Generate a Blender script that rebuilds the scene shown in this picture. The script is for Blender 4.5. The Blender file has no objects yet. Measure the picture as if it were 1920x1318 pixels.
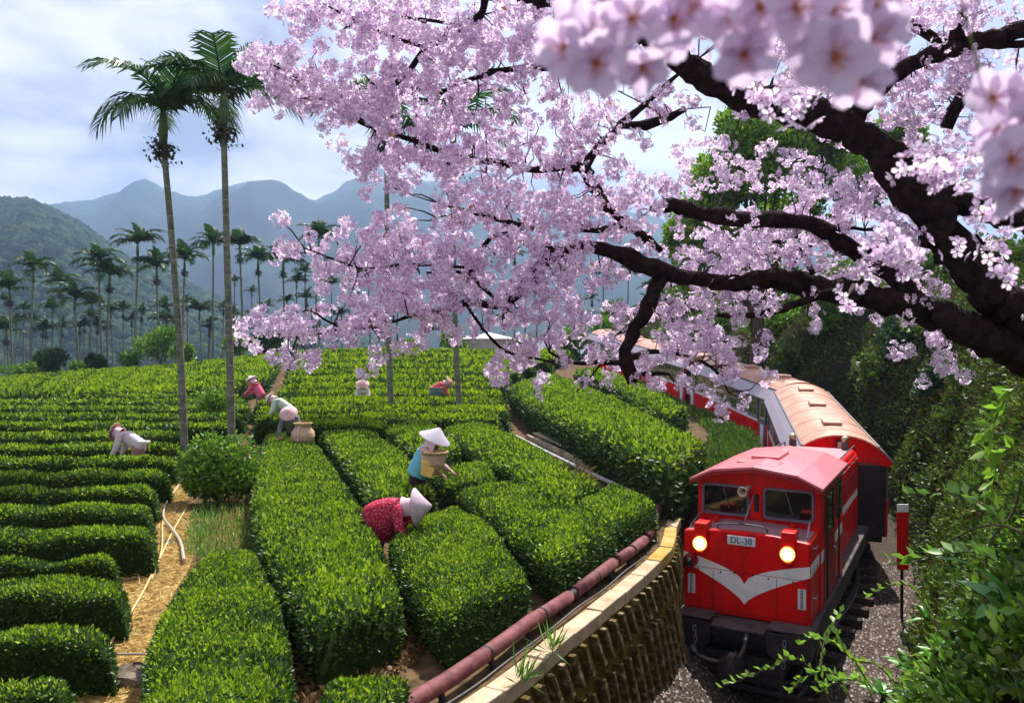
import bpy, math, random
import numpy as np
from mathutils import Vector, Matrix, Euler

random.seed(7)
rng = np.random.default_rng(7)
SC = bpy.context.scene
COL = SC.collection
R = math.radians

# ------------------------------------------------------------------ camera
F = 1920 * 28.0 / 36.0          # focal length in photograph pixels
CX, CY, CAMH = 960.0, 645.0, 2.67
cam = bpy.data.cameras.new('camera')
cam.lens = 28.0
cam.sensor_width = 36.0
cam.shift_y = -14.0 / 1920.0
cam.clip_start = 0.05
cam.clip_end = 15000
cam.dof.use_dof = True
cam.dof.focus_distance = 11.0
cam.dof.aperture_fstop = 8.0
camo = bpy.data.objects.new('camera', cam)
camo.location = (0, 0, CAMH)
camo.rotation_euler = (R(90), 0, 0)
COL.objects.link(camo)
SC.camera = camo

# ------------------------------------------------------------------ world, sun, exposure
SUN_EL, SUN_AZ = 57.0, 22.0      # azimuth measured from +Y (view direction) towards +X
wd = bpy.data.worlds.new('World')
SC.world = wd
wd.use_nodes = True
nt = wd.node_tree
nt.nodes.clear()
def wn(t, **k):
    n = nt.nodes.new(t)
    for a, b in k.items():
        setattr(n, a, b)
    return n
wout = wn('ShaderNodeOutputWorld')
bg = wn('ShaderNodeBackground')
bg.inputs['Strength'].default_value = 0.046
sky = wn('ShaderNodeTexSky', sky_type='NISHITA', sun_disc=False)
sky.sun_elevation = R(SUN_EL)
sky.sun_rotation = R(SUN_AZ)
sky.air_density = 1.0
sky.dust_density = 2.0
tc = wn('ShaderNodeTexCoord')
mp = wn('ShaderNodeMapping')
mp.inputs['Scale'].default_value = (1.0, 1.0, 2.1)
mp.inputs['Location'].default_value = (1.15, 0.1, 0.62)
nz = wn('ShaderNodeTexNoise')
nz.inputs['Scale'].default_value = 4.3
nz.inputs['Detail'].default_value = 7
nz.inputs['Roughness'].default_value = 0.56
nz.inputs['Distortion'].default_value = 0.25
cr = wn('ShaderNodeValToRGB')
cr.color_ramp.elements[0].position = 0.38
cr.color_ramp.elements[0].color = (3.6, 3.9, 5.2, 1)
cr.color_ramp.elements[1].position = 0.60
cr.color_ramp.elements[1].color = (12.6, 12.3, 12.4, 1)
e = cr.color_ramp.elements.new(0.475)
e.color = (7.6, 7.8, 9.2, 1)
cover = wn('ShaderNodeTexNoise')
cover.inputs['Scale'].default_value = 1.3
cover.inputs['Detail'].default_value = 4
cvr = wn('ShaderNodeMapRange')
cvr.inputs[1].default_value = 0.25
cvr.inputs[2].default_value = 0.42
cvr.inputs[3].default_value = 0.55
cvr.inputs[4].default_value = 0.97
mx = wn('ShaderNodeMixRGB')
L = nt.links.new
L(tc.outputs['Generated'], mp.inputs['Vector'])
L(mp.outputs['Vector'], nz.inputs['Vector'])
L(mp.outputs['Vector'], cover.inputs['Vector'])
L(nz.outputs['Fac'], cr.inputs['Fac'])
L(cover.outputs['Fac'], cvr.inputs[0])
L(cvr.outputs[0], mx.inputs['Fac'])
L(sky.outputs['Color'], mx.inputs['Color1'])
L(cr.outputs['Color'], mx.inputs['Color2'])
L(mx.outputs['Color'], bg.inputs['Color'])
L(bg.outputs['Background'], wout.inputs['Surface'])

sl = bpy.data.lights.new('sun', 'SUN')
sl.energy = 5.0
sl.angle = R(0.6)
sl.color = (1.0, 0.955, 0.88)
so = bpy.data.objects.new('sun', sl)
el, az = R(SUN_EL), R(SUN_AZ)
SUNDIR = Vector((math.sin(az) * math.cos(el), math.cos(az) * math.cos(el), math.sin(el)))
so.rotation_euler = (-SUNDIR).to_track_quat('-Z', 'Y').to_euler()
so.location = SUNDIR * 60
COL.objects.link(so)

vs = SC.view_settings
vs.view_transform = 'Standard'
vs.look = 'None'
vs.exposure = 0.86
vs.gamma = 1.0
vs.use_curve_mapping = False
SC.cycles.use_denoising = True
SC.cycles.max_bounces = 6
SC.cycles.diffuse_bounces = 3
SC.cycles.glossy_bounces = 3
SC.cycles.transmission_bounces = 4
SC.cycles.transparent_max_bounces = 6
SC.cycles.volume_bounces = 1
SC.cycles.sample_clamp_indirect = 6.0

# ------------------------------------------------------------------ materials
def principled(name, col, rough=0.6, spec=0.4, metal=0.0, noise=0.0, nscale=8.0, col2=None,
               bump=0.0, bscale=40.0, emit=None, estr=0.0, coat=0.0, detail=5.0, nlo=0.35, nhi=0.65, stretch=None):
    m = bpy.data.materials.new(name)
    m.use_nodes = True
    t = m.node_tree
    b = t.nodes['Principled BSDF']
    b.inputs['Roughness'].default_value = rough
    b.inputs['Specular IOR Level'].default_value = spec
    b.inputs['Metallic'].default_value = metal
    b.inputs['Coat Weight'].default_value = coat
    b.inputs['Base Color'].default_value = (*col, 1)
    tcn = None
    if col2 is not None or bump:
        tcn = t.nodes.new('ShaderNodeTexCoord')
    if col2 is not None:
        n = t.nodes.new('ShaderNodeTexNoise')
        n.inputs['Scale'].default_value = nscale
        n.inputs['Detail'].default_value = detail
        n.inputs['Roughness'].default_value = 0.62
        r = t.nodes.new('ShaderNodeValToRGB')
        r.color_ramp.elements[0].position = nlo
        r.color_ramp.elements[0].color = (*col, 1)
        r.color_ramp.elements[1].position = nhi
        r.color_ramp.elements[1].color = (*col2, 1)
        if stretch:
            mpn = t.nodes.new('ShaderNodeMapping'); mpn.inputs['Scale'].default_value = stretch
            t.links.new(tcn.outputs['Object'], mpn.inputs['Vector']); t.links.new(mpn.outputs['Vector'], n.inputs['Vector'])
        else:
            t.links.new(tcn.outputs['Object'], n.inputs['Vector'])
        t.links.new(n.outputs['Fac'], r.inputs['Fac'])
        t.links.new(r.outputs['Color'], b.inputs['Base Color'])
    if bump:
        n2 = t.nodes.new('ShaderNodeTexNoise')
        n2.inputs['Scale'].default_value = bscale
        n2.inputs['Detail'].default_value = 4
        bp = t.nodes.new('ShaderNodeBump')
        bp.inputs['Strength'].default_value = bump
        bp.inputs['Distance'].default_value = 0.02
        t.links.new(tcn.outputs['Object'], n2.inputs['Vector'])
        t.links.new(n2.outputs['Fac'], bp.inputs['Height'])
        t.links.new(bp.outputs['Normal'], b.inputs['Normal'])
    if emit is not None:
        b.inputs['Emission Color'].default_value = (*emit, 1)
        b.inputs['Emission Strength'].default_value = estr
    return m

def leafmat(name, stops, trans=0.35, gloss=0.08, rough=0.45, tcol=None):
    """leaf: diffuse + translucent + a little gloss; every leaf (mesh island) takes its own tint from stops"""
    m = bpy.data.materials.new(name)
    m.use_nodes = True
    t = m.node_tree
    t.nodes.clear()
    out = t.nodes.new('ShaderNodeOutputMaterial')
    geo = t.nodes.new('ShaderNodeNewGeometry')
    r = t.nodes.new('ShaderNodeValToRGB')
    while len(r.color_ramp.elements) < len(stops):
        r.color_ramp.elements.new(0.5)
    for i, c in enumerate(stops):
        r.color_ramp.elements[i].position = i / max(1, len(stops) - 1)
        r.color_ramp.elements[i].color = (*c, 1)
    t.links.new(geo.outputs['Random Per Island'], r.inputs['Fac'])
    d = t.nodes.new('ShaderNodeBsdfDiffuse')
    tr = t.nodes.new('ShaderNodeBsdfTranslucent')
    gl = t.nodes.new('ShaderNodeBsdfGlossy')
    gl.inputs['Roughness'].default_value = rough
    t.links.new(r.outputs['Color'], d.inputs['Color'])
    if tcol is None:
        g = t.nodes.new('ShaderNodeHueSaturation')
        g.inputs['Value'].default_value = 1.25
        t.links.new(r.outputs['Color'], g.inputs['Color'])
        t.links.new(g.outputs['Color'], tr.inputs['Color'])
    else:
        tr.inputs['Color'].default_value = (*tcol, 1)
    m1 = t.nodes.new('ShaderNodeMixShader')
    m1.inputs[0].default_value = trans
    m2 = t.nodes.new('ShaderNodeMixShader')
    m2.inputs[0].default_value = gloss
    t.links.new(d.outputs[0], m1.inputs[1])
    t.links.new(tr.outputs[0], m1.inputs[2])
    t.links.new(m1.outputs[0], m2.inputs[1])
    t.links.new(gl.outputs[0], m2.inputs[2])
    t.links.new(m2.outputs[0], out.inputs['Surface'])
    return m

M = {}
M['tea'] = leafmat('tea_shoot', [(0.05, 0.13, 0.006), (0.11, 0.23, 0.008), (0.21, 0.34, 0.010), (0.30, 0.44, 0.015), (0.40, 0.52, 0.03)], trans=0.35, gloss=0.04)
M['teashade'] = leafmat('tea_shaded_old_leaf', [(0.012, 0.040, 0.005), (0.026, 0.075, 0.008), (0.05, 0.12, 0.010), (0.09, 0.17, 0.014)], trans=0.18, gloss=0.05)  # old leaves, with the shade of the hedge sides put into their colour
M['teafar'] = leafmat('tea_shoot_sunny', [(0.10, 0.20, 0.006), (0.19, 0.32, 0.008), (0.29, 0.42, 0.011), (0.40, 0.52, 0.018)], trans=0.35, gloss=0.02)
M['teacore'] = principled('tea_twigs', (0.010, 0.022, 0.006), 0.9, 0.1, col2=(0.022, 0.045, 0.008), nscale=9, bump=0.6, bscale=25)
M['soil'] = principled('soil', (0.055, 0.034, 0.018), 0.95, 0.1, col2=(0.16, 0.10, 0.05), nscale=5.0, bump=0.8, bscale=22, detail=9)
M['straw'] = principled('straw_path', (0.30, 0.19, 0.06), 0.95, 0.1, col2=(0.52, 0.36, 0.13), nscale=14.0, bump=0.8, bscale=60, detail=9)
M['strawbit'] = leafmat('straw_blade', [(0.28, 0.17, 0.05), (0.5, 0.35, 0.12), (0.66, 0.5, 0.22)], trans=0.2, gloss=0.02)
M['litter'] = leafmat('fallen_leaf', [(0.07, 0.035, 0.012), (0.17, 0.10, 0.04), (0.32, 0.22, 0.10)], trans=0.1, gloss=0.02)
M['bark'] = principled('cherry_bark', (0.012, 0.008, 0.009), 0.95, 0.08, col2=(0.042, 0.027, 0.026), nscale=18, bump=1.0, bscale=45, detail=8)
M['twig'] = principled('cherry_twig', (0.05, 0.028, 0.03), 0.9, 0.15)
M['petal'] = leafmat('cherry_petal', [(0.54, 0.36, 0.57), (0.72, 0.55, 0.75), (0.88, 0.74, 0.89), (0.98, 0.92, 0.98)], trans=0.5, gloss=0.03)
M['bigpetal'] = leafmat('cherry_petal_near', [(0.50, 0.37, 0.55), (0.66, 0.53, 0.70), (0.82, 0.72, 0.85)], trans=0.45, gloss=0.03)
M['stamen'] = principled('blossom_heart', (0.30, 0.07, 0.08), 0.7)
M['stamen2'] = principled('blossom_stamen', (0.62, 0.22, 0.06), 0.6)
M['grassstalk'] = principled('flower_stalk', (0.12, 0.16, 0.05), 0.6)
M['redleaf'] = leafmat('young_red_leaf', [(0.20, 0.03, 0.02), (0.32, 0.07, 0.03), (0.28, 0.2, 0.04)], trans=0.35)
M['palmtrunk'] = principled('palm_trunk', (0.085, 0.10, 0.075), 0.9, 0.15, col2=(0.21, 0.22, 0.17), nscale=9, bump=0.3, bscale=30)
M['palmring'] = principled('palm_trunk_ring', (0.17, 0.17, 0.13), 0.9, 0.15, col2=(0.30, 0.285, 0.22), nscale=6)
M['crownshaft'] = principled('palm_crownshaft', (0.05, 0.10, 0.03), 0.5, 0.4, col2=(0.12, 0.17, 0.05), nscale=4)
M['frond'] = leafmat('palm_frond', [(0.010, 0.04, 0.012), (0.022, 0.075, 0.016), (0.05, 0.12, 0.018)], trans=0.30, gloss=0.06)
M['fardfrond'] = leafmat('far_palm_frond', [(0.006, 0.026, 0.006), (0.016, 0.052, 0.008), (0.045, 0.095, 0.012)], trans=0.35, gloss=0.05)
M['palmfruit'] = principled('palm_fruit', (0.02, 0.035, 0.02), 0.7, col2=(0.07, 0.05, 0.03), nscale=12)
M['bush'] = leafmat('bush_leaf', [(0.035, 0.12, 0.008), (0.08, 0.2, 0.012), (0.15, 0.28, 0.018), (0.24, 0.36, 0.03)], trans=0.35, gloss=0.05)
M['darkbush'] = leafmat('dark_bush_leaf', [(0.01, 0.035, 0.008), (0.022, 0.065, 0.012), (0.04, 0.1, 0.016)], trans=0.25, gloss=0.05)
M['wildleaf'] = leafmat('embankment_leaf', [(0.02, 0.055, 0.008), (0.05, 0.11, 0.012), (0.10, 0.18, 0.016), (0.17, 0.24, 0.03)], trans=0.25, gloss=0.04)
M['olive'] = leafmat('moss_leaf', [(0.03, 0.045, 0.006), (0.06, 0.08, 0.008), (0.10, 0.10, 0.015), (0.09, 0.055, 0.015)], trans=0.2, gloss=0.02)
M['grass'] = leafmat('grass_blade', [(0.04, 0.13, 0.01), (0.09, 0.24, 0.018), (0.17, 0.34, 0.04), (0.30, 0.36, 0.12)], trans=0.35, gloss=0.06)
M['broad'] = leafmat('broad_leaf', [(0.04, 0.19, 0.02), (0.08, 0.30, 0.03), (0.12, 0.36, 0.05)], trans=0.35, gloss=0.12, rough=0.35)
M['lime'] = leafmat('lime_leaf', [(0.10, 0.27, 0.015), (0.2, 0.4, 0.03), (0.32, 0.48, 0.06)], trans=0.45, gloss=0.06)
M['treegreen'] = leafmat('tree_leaf', [(0.03, 0.10, 0.008), (0.09, 0.22, 0.012), (0.2, 0.36, 0.018), (0.36, 0.5, 0.03)], trans=0.4, gloss=0.05)
M['wood'] = principled('stem_wood', (0.05, 0.035, 0.025), 0.9, 0.1, col2=(0.11, 0.08, 0.06), nscale=12)
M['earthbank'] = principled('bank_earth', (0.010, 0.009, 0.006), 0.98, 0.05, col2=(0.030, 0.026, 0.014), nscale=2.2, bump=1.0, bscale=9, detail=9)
M['ballast'] = principled('ballast_bed', (0.028, 0.021, 0.017), 0.95, 0.1, col2=(0.10, 0.073, 0.057), nscale=16, bump=1.0, bscale=30, detail=8)
M['stone'] = leafmat('ballast_stone', [(0.03, 0.023, 0.021), (0.075, 0.052, 0.045), (0.15, 0.095, 0.078), (0.26, 0.21, 0.20)], trans=0.0, gloss=0.02)
M['concrete'] = principled('coping_concrete', (0.36, 0.26, 0.16), 0.9, 0.15, col2=(0.60, 0.47, 0.33), nscale=3.5, bump=0.4, bscale=40, detail=9)
M['rib'] = principled('mossy_concrete', (0.10, 0.072, 0.022), 0.95, 0.1, col2=(0.52, 0.42, 0.29), nscale=11, bump=0.35, bscale=45, detail=9, nlo=0.5, nhi=0.74)
M['moss'] = principled('wall_moss', (0.05, 0.036, 0.008), 0.98, 0.05, col2=(0.21, 0.14, 0.022), nscale=6, bump=1.0, bscale=30, detail=9)
M['pipe'] = principled('rose_pipe', (0.105, 0.026, 0.032), 0.7, 0.25, col2=(0.25, 0.085, 0.09), nscale=7, bump=0.2, bscale=30)
M['whitepipe'] = principled('white_pipe', (0.50, 0.50, 0.55), 0.55, 0.3, col2=(0.68, 0.67, 0.70), nscale=3)
M['drainpipe'] = principled('drain_pipe', (0.34, 0.33, 0.35), 0.6, 0.2, col2=(0.50, 0.48, 0.5), nscale=3)
M['slab'] = principled('drain_slab', (0.26, 0.21, 0.14), 0.95, 0.1, col2=(0.55, 0.46, 0.33), nscale=3, bump=0.5, bscale=30, detail=8)
M['yellow'] = principled('yellow_moss', (0.36, 0.23, 0.03), 0.95, 0.1, col2=(0.48, 0.36, 0.16), nscale=5)
M['rail'] = principled('rail_steel', (0.20, 0.17, 0.17), 0.35, 0.5, metal=0.8)
M['sleeper'] = principled('sleeper_wood', (0.03, 0.022, 0.018), 0.95, 0.1, col2=(0.08, 0.06, 0.05), nscale=6)
M['red'] = principled('loco_red', (0.80, 0.003, 0.004), 0.42, 0.18, col2=(0.34, 0.012, 0.010), nscale=3.5, coat=0.06, stretch=(2.2, 2.2, 0.5), nlo=0.45, nhi=0.78, detail=8, bump=0.03, bscale=5)
M['redroof'] = principled('sunlit_red_roof', (0.62, 0.12, 0.17), 0.42, 0.5, col2=(0.56, 0.16, 0.18), nscale=2.2, coat=0.3)  # pink tone paints the sun's sheen into the red roof
M['nosetop'] = principled('mauve_nose_top', (0.40, 0.20, 0.22), 0.5, 0.4, col2=(0.26, 0.16, 0.19), nscale=4)  # greyer mauve than the red sides, for nose and hood tops
M['darkred'] = principled('dark_red', (0.28, 0.004, 0.006), 0.4, 0.4)
M['stripe'] = principled('white_stripe', (0.92, 0.92, 0.94), 0.45, 0.4, col2=(0.80, 0.80, 0.86), nscale=6)
M['black'] = principled('black_iron', (0.012, 0.010, 0.013), 0.55, 0.35, col2=(0.035, 0.028, 0.032), nscale=8, bump=0.2, bscale=30)
M['deck'] = principled('dusty_deck', (0.05, 0.042, 0.048), 0.8, 0.2, col2=(0.13, 0.095, 0.095), nscale=5)
M['chrome'] = principled('grey_metal', (0.35, 0.33, 0.40), 0.35, 0.5, metal=0.7)
M['rubber'] = principled('window_rubber', (0.17, 0.13, 0.19), 0.6, 0.3)
M['brass'] = principled('brass', (0.55, 0.42, 0.25), 0.35, 0.5, metal=0.8)
M['cream'] = principled('horn_cream', (0.62, 0.47, 0.36), 0.5, 0.4)
M['lamp'] = principled('lit_lamp', (1, 0.9, 0.6), 0.3, emit=(1.0, 0.82, 0.42), estr=3.2)
M['lamprim'] = principled('lamp_rim', (0.75, 0.55, 0.16), 0.3, emit=(1.0, 0.62, 0.12), estr=0.8)
M['plate'] = principled('number_plate', (0.72, 0.74, 0.80), 0.4)
M['ink'] = principled('plate_ink', (0.02, 0.10, 0.12), 0.5)
M['redink'] = principled('red_ink', (0.35, 0.02, 0.03), 0.5)
M['cartop'] = principled('salmon_roof', (0.38, 0.17, 0.12), 0.5, 0.35, col2=(0.62, 0.34, 0.25), nscale=2.2, nlo=0.3, detail=8, coat=0.1)
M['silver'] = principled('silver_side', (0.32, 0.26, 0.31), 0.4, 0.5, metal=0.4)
M['gutter'] = principled('gutter', (0.10, 0.08, 0.09), 0.6)
M['carwin'] = principled('car_window_band', (0.05, 0.06, 0.035), 0.4, 0.4)
def glassmat(name, tint):
    m = principled(name, tint, 0.06, 0.6)
    b = m.node_tree.nodes['Principled BSDF']
    b.inputs['Coat Weight'].default_value = 0.4
    b.inputs['Coat Roughness'].default_value = 0.03
    return m
M['glass'] = glassmat('dark_glass', (0.012, 0.011, 0.012))
M['greenglass'] = glassmat('green_glass', (0.10, 0.13, 0.03))
M['skin'] = principled('skin', (0.36, 0.19, 0.13), 0.6)
M['whitewall'] = principled('tank_wall', (0.42, 0.38, 0.33), 0.8, 0.2, col2=(0.55, 0.52, 0.5), nscale=1.5)
M['whiteroof'] = principled('white_roof', (0.85, 0.85, 0.86), 0.6, 0.3)
M['rock'] = principled('rock', (0.07, 0.055, 0.045), 0.95, 0.1, col2=(0.28, 0.22, 0.17), nscale=4, bump=0.8, bscale=14, detail=9)
M['hose'] = principled('yellow_hose', (0.62, 0.46, 0.20), 0.6)
M['stick'] = principled('pale_stick', (0.42, 0.36, 0.30), 0.8)
M['hill'] = principled('forest_hill', (0.010, 0.022, 0.012), 0.95, 0.05, col2=(0.03, 0.05, 0.02), nscale=0.05, detail=9)
M['hillleaf'] = leafmat('hill_canopy', [(0.010, 0.026, 0.014), (0.022, 0.045, 0.020), (0.045, 0.07, 0.026)], trans=0.0, gloss=0.0)
M['mountain'] = principled('mountain_forest', (0.014, 0.026, 0.018), 0.95, 0.05, col2=(0.028, 0.046, 0.026), nscale=0.008, detail=9)

# ------------------------------------------------------------------ helpers
def pixray(px, py, d):
    """world point seen at photograph pixel (px, py) at distance d along the view axis"""
    return Vector(((px - CX) / F * d, d, CAMH - (py - CY) / F * d))

def smooth01(t):
    t = np.clip(t, 0, 1)
    return t * t * (3 - 2 * t)

_RPX = np.array([-900, -300, 0, 120, 300, 450, 540, 700, 900, 1000, 1150, 1500, 2600.])
_RPY = np.array([716, 710, 703, 697, 687, 671, 661, 653, 655, 655, 651, 645, 645.])
_RZ = CAMH - (_RPY - CY) / F * 52 - 0.75
def G(x, y):
    """height of the tea field"""
    x = np.asarray(x, float); y = np.asarray(y, float)
    yy = np.maximum(y, 1.0)
    px = CX + x / np.maximum(yy, 20) * F
    zr = np.interp(px, _RPX, _RZ)
    z = smooth01((y - 20) / 36.0) * zr * 1.0
    fall = np.maximum(y - 56, 0)
    z = z - np.minimum(0.10 * fall, 4 + 0.02 * fall)
    z = z + 0.03 * np.sin(x * 1.7 + y * 0.9) * np.clip((40 - y) / 40, 0, 1)
    return z

_DS = np.concatenate([np.linspace(3, 20, 900), np.linspace(20.02, 58, 1100)])
def onfield(px, py, h=0.0):
    """ground point (x, y) whose point at height h over the field is seen at the pixel"""
    xs = (px - CX) / F * _DS
    zz = CAMH - (py - CY) / F * _DS - (G(xs, _DS) + h)
    i = np.argmax(zz <= 0)
    if zz[i] > 0:
        i = len(_DS) - 1
    return float(xs[i]), float(_DS[i])

def interp_path(pts, n):
    """Catmull-Rom through points, resampled by arc length"""
    P = np.array(pts, float)
    if len(P) == 2:
        t = np.linspace(0, 1, n)[:, None]
        return P[0] * (1 - t) + P[1] * t
    Q = np.vstack([2 * P[0] - P[1], P, 2 * P[-1] - P[-2]])
    out = []
    for i in range(1, len(Q) - 2):
        p0, p1, p2, p3 = Q[i - 1], Q[i], Q[i + 1], Q[i + 2]
        for t in np.linspace(0, 1, 24, endpoint=False):
            out.append(0.5 * (2 * p1 + (p2 - p0) * t + (2 * p0 - 5 * p1 + 4 * p2 - p3) * t * t + (3 * p1 - p0 - 3 * p2 + p3) * t ** 3))
    out.append(P[-1])
    out = np.array(out)
    k = min(3, out.shape[1])
    s = np.concatenate([[0], np.cumsum(np.linalg.norm(np.diff(out[:, :k], axis=0), axis=1))])
    u = np.linspace(0, s[-1], n)
    return np.stack([np.interp(u, s, out[:, j]) for j in range(out.shape[1])], 1)

def mesh_np(name, V, FA, mat, smooth=False):
    """mesh from numpy arrays; FA is (n,3) or (n,4)"""
    me = bpy.data.meshes.new(name)
    V = np.ascontiguousarray(V, np.float32); FA = np.ascontiguousarray(FA, np.int32)
    k = FA.shape[1]
    me.vertices.add(len(V)); me.vertices.foreach_set('co', V.ravel())
    me.loops.add(FA.size); me.loops.foreach_set('vertex_index', FA.ravel())
    me.polygons.add(len(FA)); me.polygons.foreach_set('loop_start', np.arange(0, FA.size, k, dtype=np.int32))
    me.polygons.foreach_set('loop_total', np.full(len(FA), k, np.int32))
    if smooth:
        me.polygons.foreach_set('use_smooth', np.ones(len(FA), bool))
    me.update(calc_edges=True)
    me.materials.append(mat)
    return me

def link(name, data, parent=None, loc=None, rot=None, label=None, cat=None, group=None, kind=None):
    o = bpy.data.objects.new(name, data)
    COL.objects.link(o)
    if parent is not None:
        o.parent = parent
    if loc is not None:
        o.location = loc
    if rot is not None:
        o.rotation_euler = rot
    if label: o['label'] = label
    if cat: o['category'] = cat
    if group: o['group'] = group
    if kind: o['kind'] = kind
    return o

def thing(name, label, cat, loc=(0, 0, 0), rotz=0.0, group=None):
    return link(name, None, loc=loc, rot=(0, 0, rotz), label=label, cat=cat, group=group)

class MB:
    """collects faces of one mesh object"""
    def __init__(s):
        s.v = []; s.f = []
    def add(s, vs, fs):
        b = len(s.v); s.v += [tuple(map(float, p)) for p in vs]; s.f += [tuple(i + b for i in f) for f in fs]
        return s
    def box(s, x0, x1, y0, y1, z0, z1):
        return s.add([(x0, y0, z0), (x1, y0, z0), (x1, y1, z0), (x0, y1, z0), (x0, y0, z1), (x1, y0, z1), (x1, y1, z1), (x0, y1, z1)],
                     [(3, 2, 1, 0), (4, 5, 6, 7), (0, 1, 5, 4), (1, 2, 6, 5), (2, 3, 7, 6), (3, 0, 4, 7)])
    def tube(s, path, rad, n=8, cap=True):
        P = [Vector(p) for p in path]; m = len(P)
        if not hasattr(rad, '__len__'): rad = [rad] * m
        ref = None; vs = []; fs = []
        for i in range(m):
            t = (P[min(i + 1, m - 1)] - P[max(i - 1, 0)])
            if t.length < 1e-9: t = Vector((0, 0, 1))
            t.normalize()
            if ref is None:
                ref = t.orthogonal().normalized()
            ref = (ref - t * ref.dot(t))
            if ref.length < 1e-6: ref = t.orthogonal()
            ref.normalize(); b = t.cross(ref)
            for k in range(n):
                a = 2 * math.pi * k / n
                vs.append(P[i] + (ref * math.cos(a) + b * math.sin(a)) * rad[i])
        for i in range(m - 1):
            for k in range(n):
                k2 = (k + 1) % n
                fs.append((i * n + k, i * n + k2, (i + 1) * n + k2, (i + 1) * n + k))
        if cap:
            fs.append(tuple(reversed(range(n)))); fs.append(tuple((m - 1) * n + k for k in range(n)))
        return s.add(vs, fs)
    def lathe(s, prof, n=16, mat=None):
        """prof: list of (r, z) ; mat transforms"""
        vs = []; fs = []
        for r, z in prof:
            for k in range(n):
                a = 2 * math.pi * k / n
                vs.append(Vector((r * math.cos(a), r * math.sin(a), z)))
        for i in range(len(prof) - 1):
            for k in range(n):
                k2 = (k + 1) % n
                fs.append((i * n + k, i * n + k2, (i + 1) * n + k2, (i + 1) * n + k))
        if mat is not None:
            vs = [mat @ p for p in vs]
        return s.add(vs, fs)
    def prism(s, poly, y0, y1, plane='xz'):
        """extrude a polygon given in x,z along y"""
        n = len(poly)
        if plane == 'xz':
            vs = [(x, y0, z) for x, z in poly] + [(x, y1, z) for x, z in poly]
        elif plane == 'yz':
            vs = [(y0, x, z) for x, z in poly] + [(y1, x, z) for x, z in poly]
        else:
            vs = [(x, z, y0) for x, z in poly] + [(x, z, y1) for x, z in poly]
        fs = [tuple(range(n)), tuple(reversed(range(n, 2 * n)))] + [(i, i + n, (i + 1) % n + n, (i + 1) % n) for i in range(n)]
        return s.add(vs, fs)
    def build(s, name, mat, parent=None, smooth=False, bevel=0.0, loc=None, rot=None, **kw):
        me = bpy.data.meshes.new(name)
        me.from_pydata(s.v, [], s.f)
        import bmesh
        bm = bmesh.new(); bm.from_mesh(me)
        bmesh.ops.recalc_face_normals(bm, faces=bm.faces)
        bm.to_mesh(me); bm.free()
        me.materials.append(mat)
        if smooth:
            me.polygons.foreach_set('use_smooth', np.ones(len(me.polygons), bool))
        o = link(name, me, parent, loc, rot, **kw)
        if bevel:
            b = o.modifiers.new('bevel', 'BEVEL'); b.width = bevel; b.segments = 2; b.limit_method = 'ANGLE'
        return o

def copy_tree(o, parent=None):
    c = o.copy(); COL.objects.link(c); c.parent = parent
    for ch in list(o.children):
        copy_tree(ch, c)
    return c

def unit(v):
    return v / np.maximum(np.linalg.norm(v, axis=-1, keepdims=True), 1e-9)

def leaf_arrays(P, N, Ls, spread=0.9, width=0.24, droop=0.0, fold=0.10):
    """folded diamond leaves: P base points, N preferred directions, Ls lengths -> verts, tris"""
    n = len(P)
    t = unit(N + spread * rng.normal(size=(n, 3)))
    t[:, 2] -= droop; t = unit(t)
    w = unit(np.cross(t, rng.normal(size=(n, 3))))
    u = np.cross(w, t)
    Ls = np.broadcast_to(np.asarray(Ls, float), (n,))[:, None]
    mid = P + t * Ls * 0.5
    a = mid + w * Ls * width + u * Ls * fold
    b = mid - w * Ls * width + u * Ls * fold
    tip = P + t * Ls - u * Ls * 0.05
    V = np.stack([P, a, tip, b], 1).reshape(-1, 3)
    i = np.arange(n, dtype=np.int32)[:, None] * 4
    T = np.concatenate([i + np.array([[0, 1, 2]], np.int32), i + np.array([[0, 2, 3]], np.int32)], 0)
    return V, T

def sample_tris(V, T, n):
    """n random points with normals on triangles, by area"""
    A, B, C = V[T[:, 0]], V[T[:, 1]], V[T[:, 2]]
    nn = np.cross(B - A, C - A); ar = np.linalg.norm(nn, axis=1)
    idx = rng.choice(len(T), n, p=ar / ar.sum())
    r1 = np.sqrt(rng.random(n))[:, None]; r2 = rng.random(n)[:, None]
    return A[idx] * (1 - r1) + B[idx] * r1 * (1 - r2) + C[idx] * r1 * r2, unit(nn[idx])

def tri_area(V, T):
    return 0.5 * np.linalg.norm(np.cross(V[T[:, 1]] - V[T[:, 0]], V[T[:, 2]] - V[T[:, 0]]), axis=1).sum()

def grid_tris(nr, nc):
    i, j = np.meshgrid(np.arange(nr - 1), np.arange(nc - 1), indexing='ij')
    a = (i * nc + j).ravel()
    q = np.stack([a, a + 1, a + nc + 1, a + nc], 1)
    return q

def quads2tris(q):
    return np.concatenate([q[:, [0, 1, 2]], q[:, [0, 2, 3]]], 0)

def vnoise(x, y, s, seed=0):
    """cheap smooth noise"""
    r = np.random.default_rng(seed)
    out = 0
    for k in range(6):
        a = r.random() * 6.28; f = s * (0.6 + 1.6 * r.random()); ph = r.random() * 6.28
        out = out + np.sin((x * math.cos(a) + y * math.sin(a)) * f + ph)
    return out / 6

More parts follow.
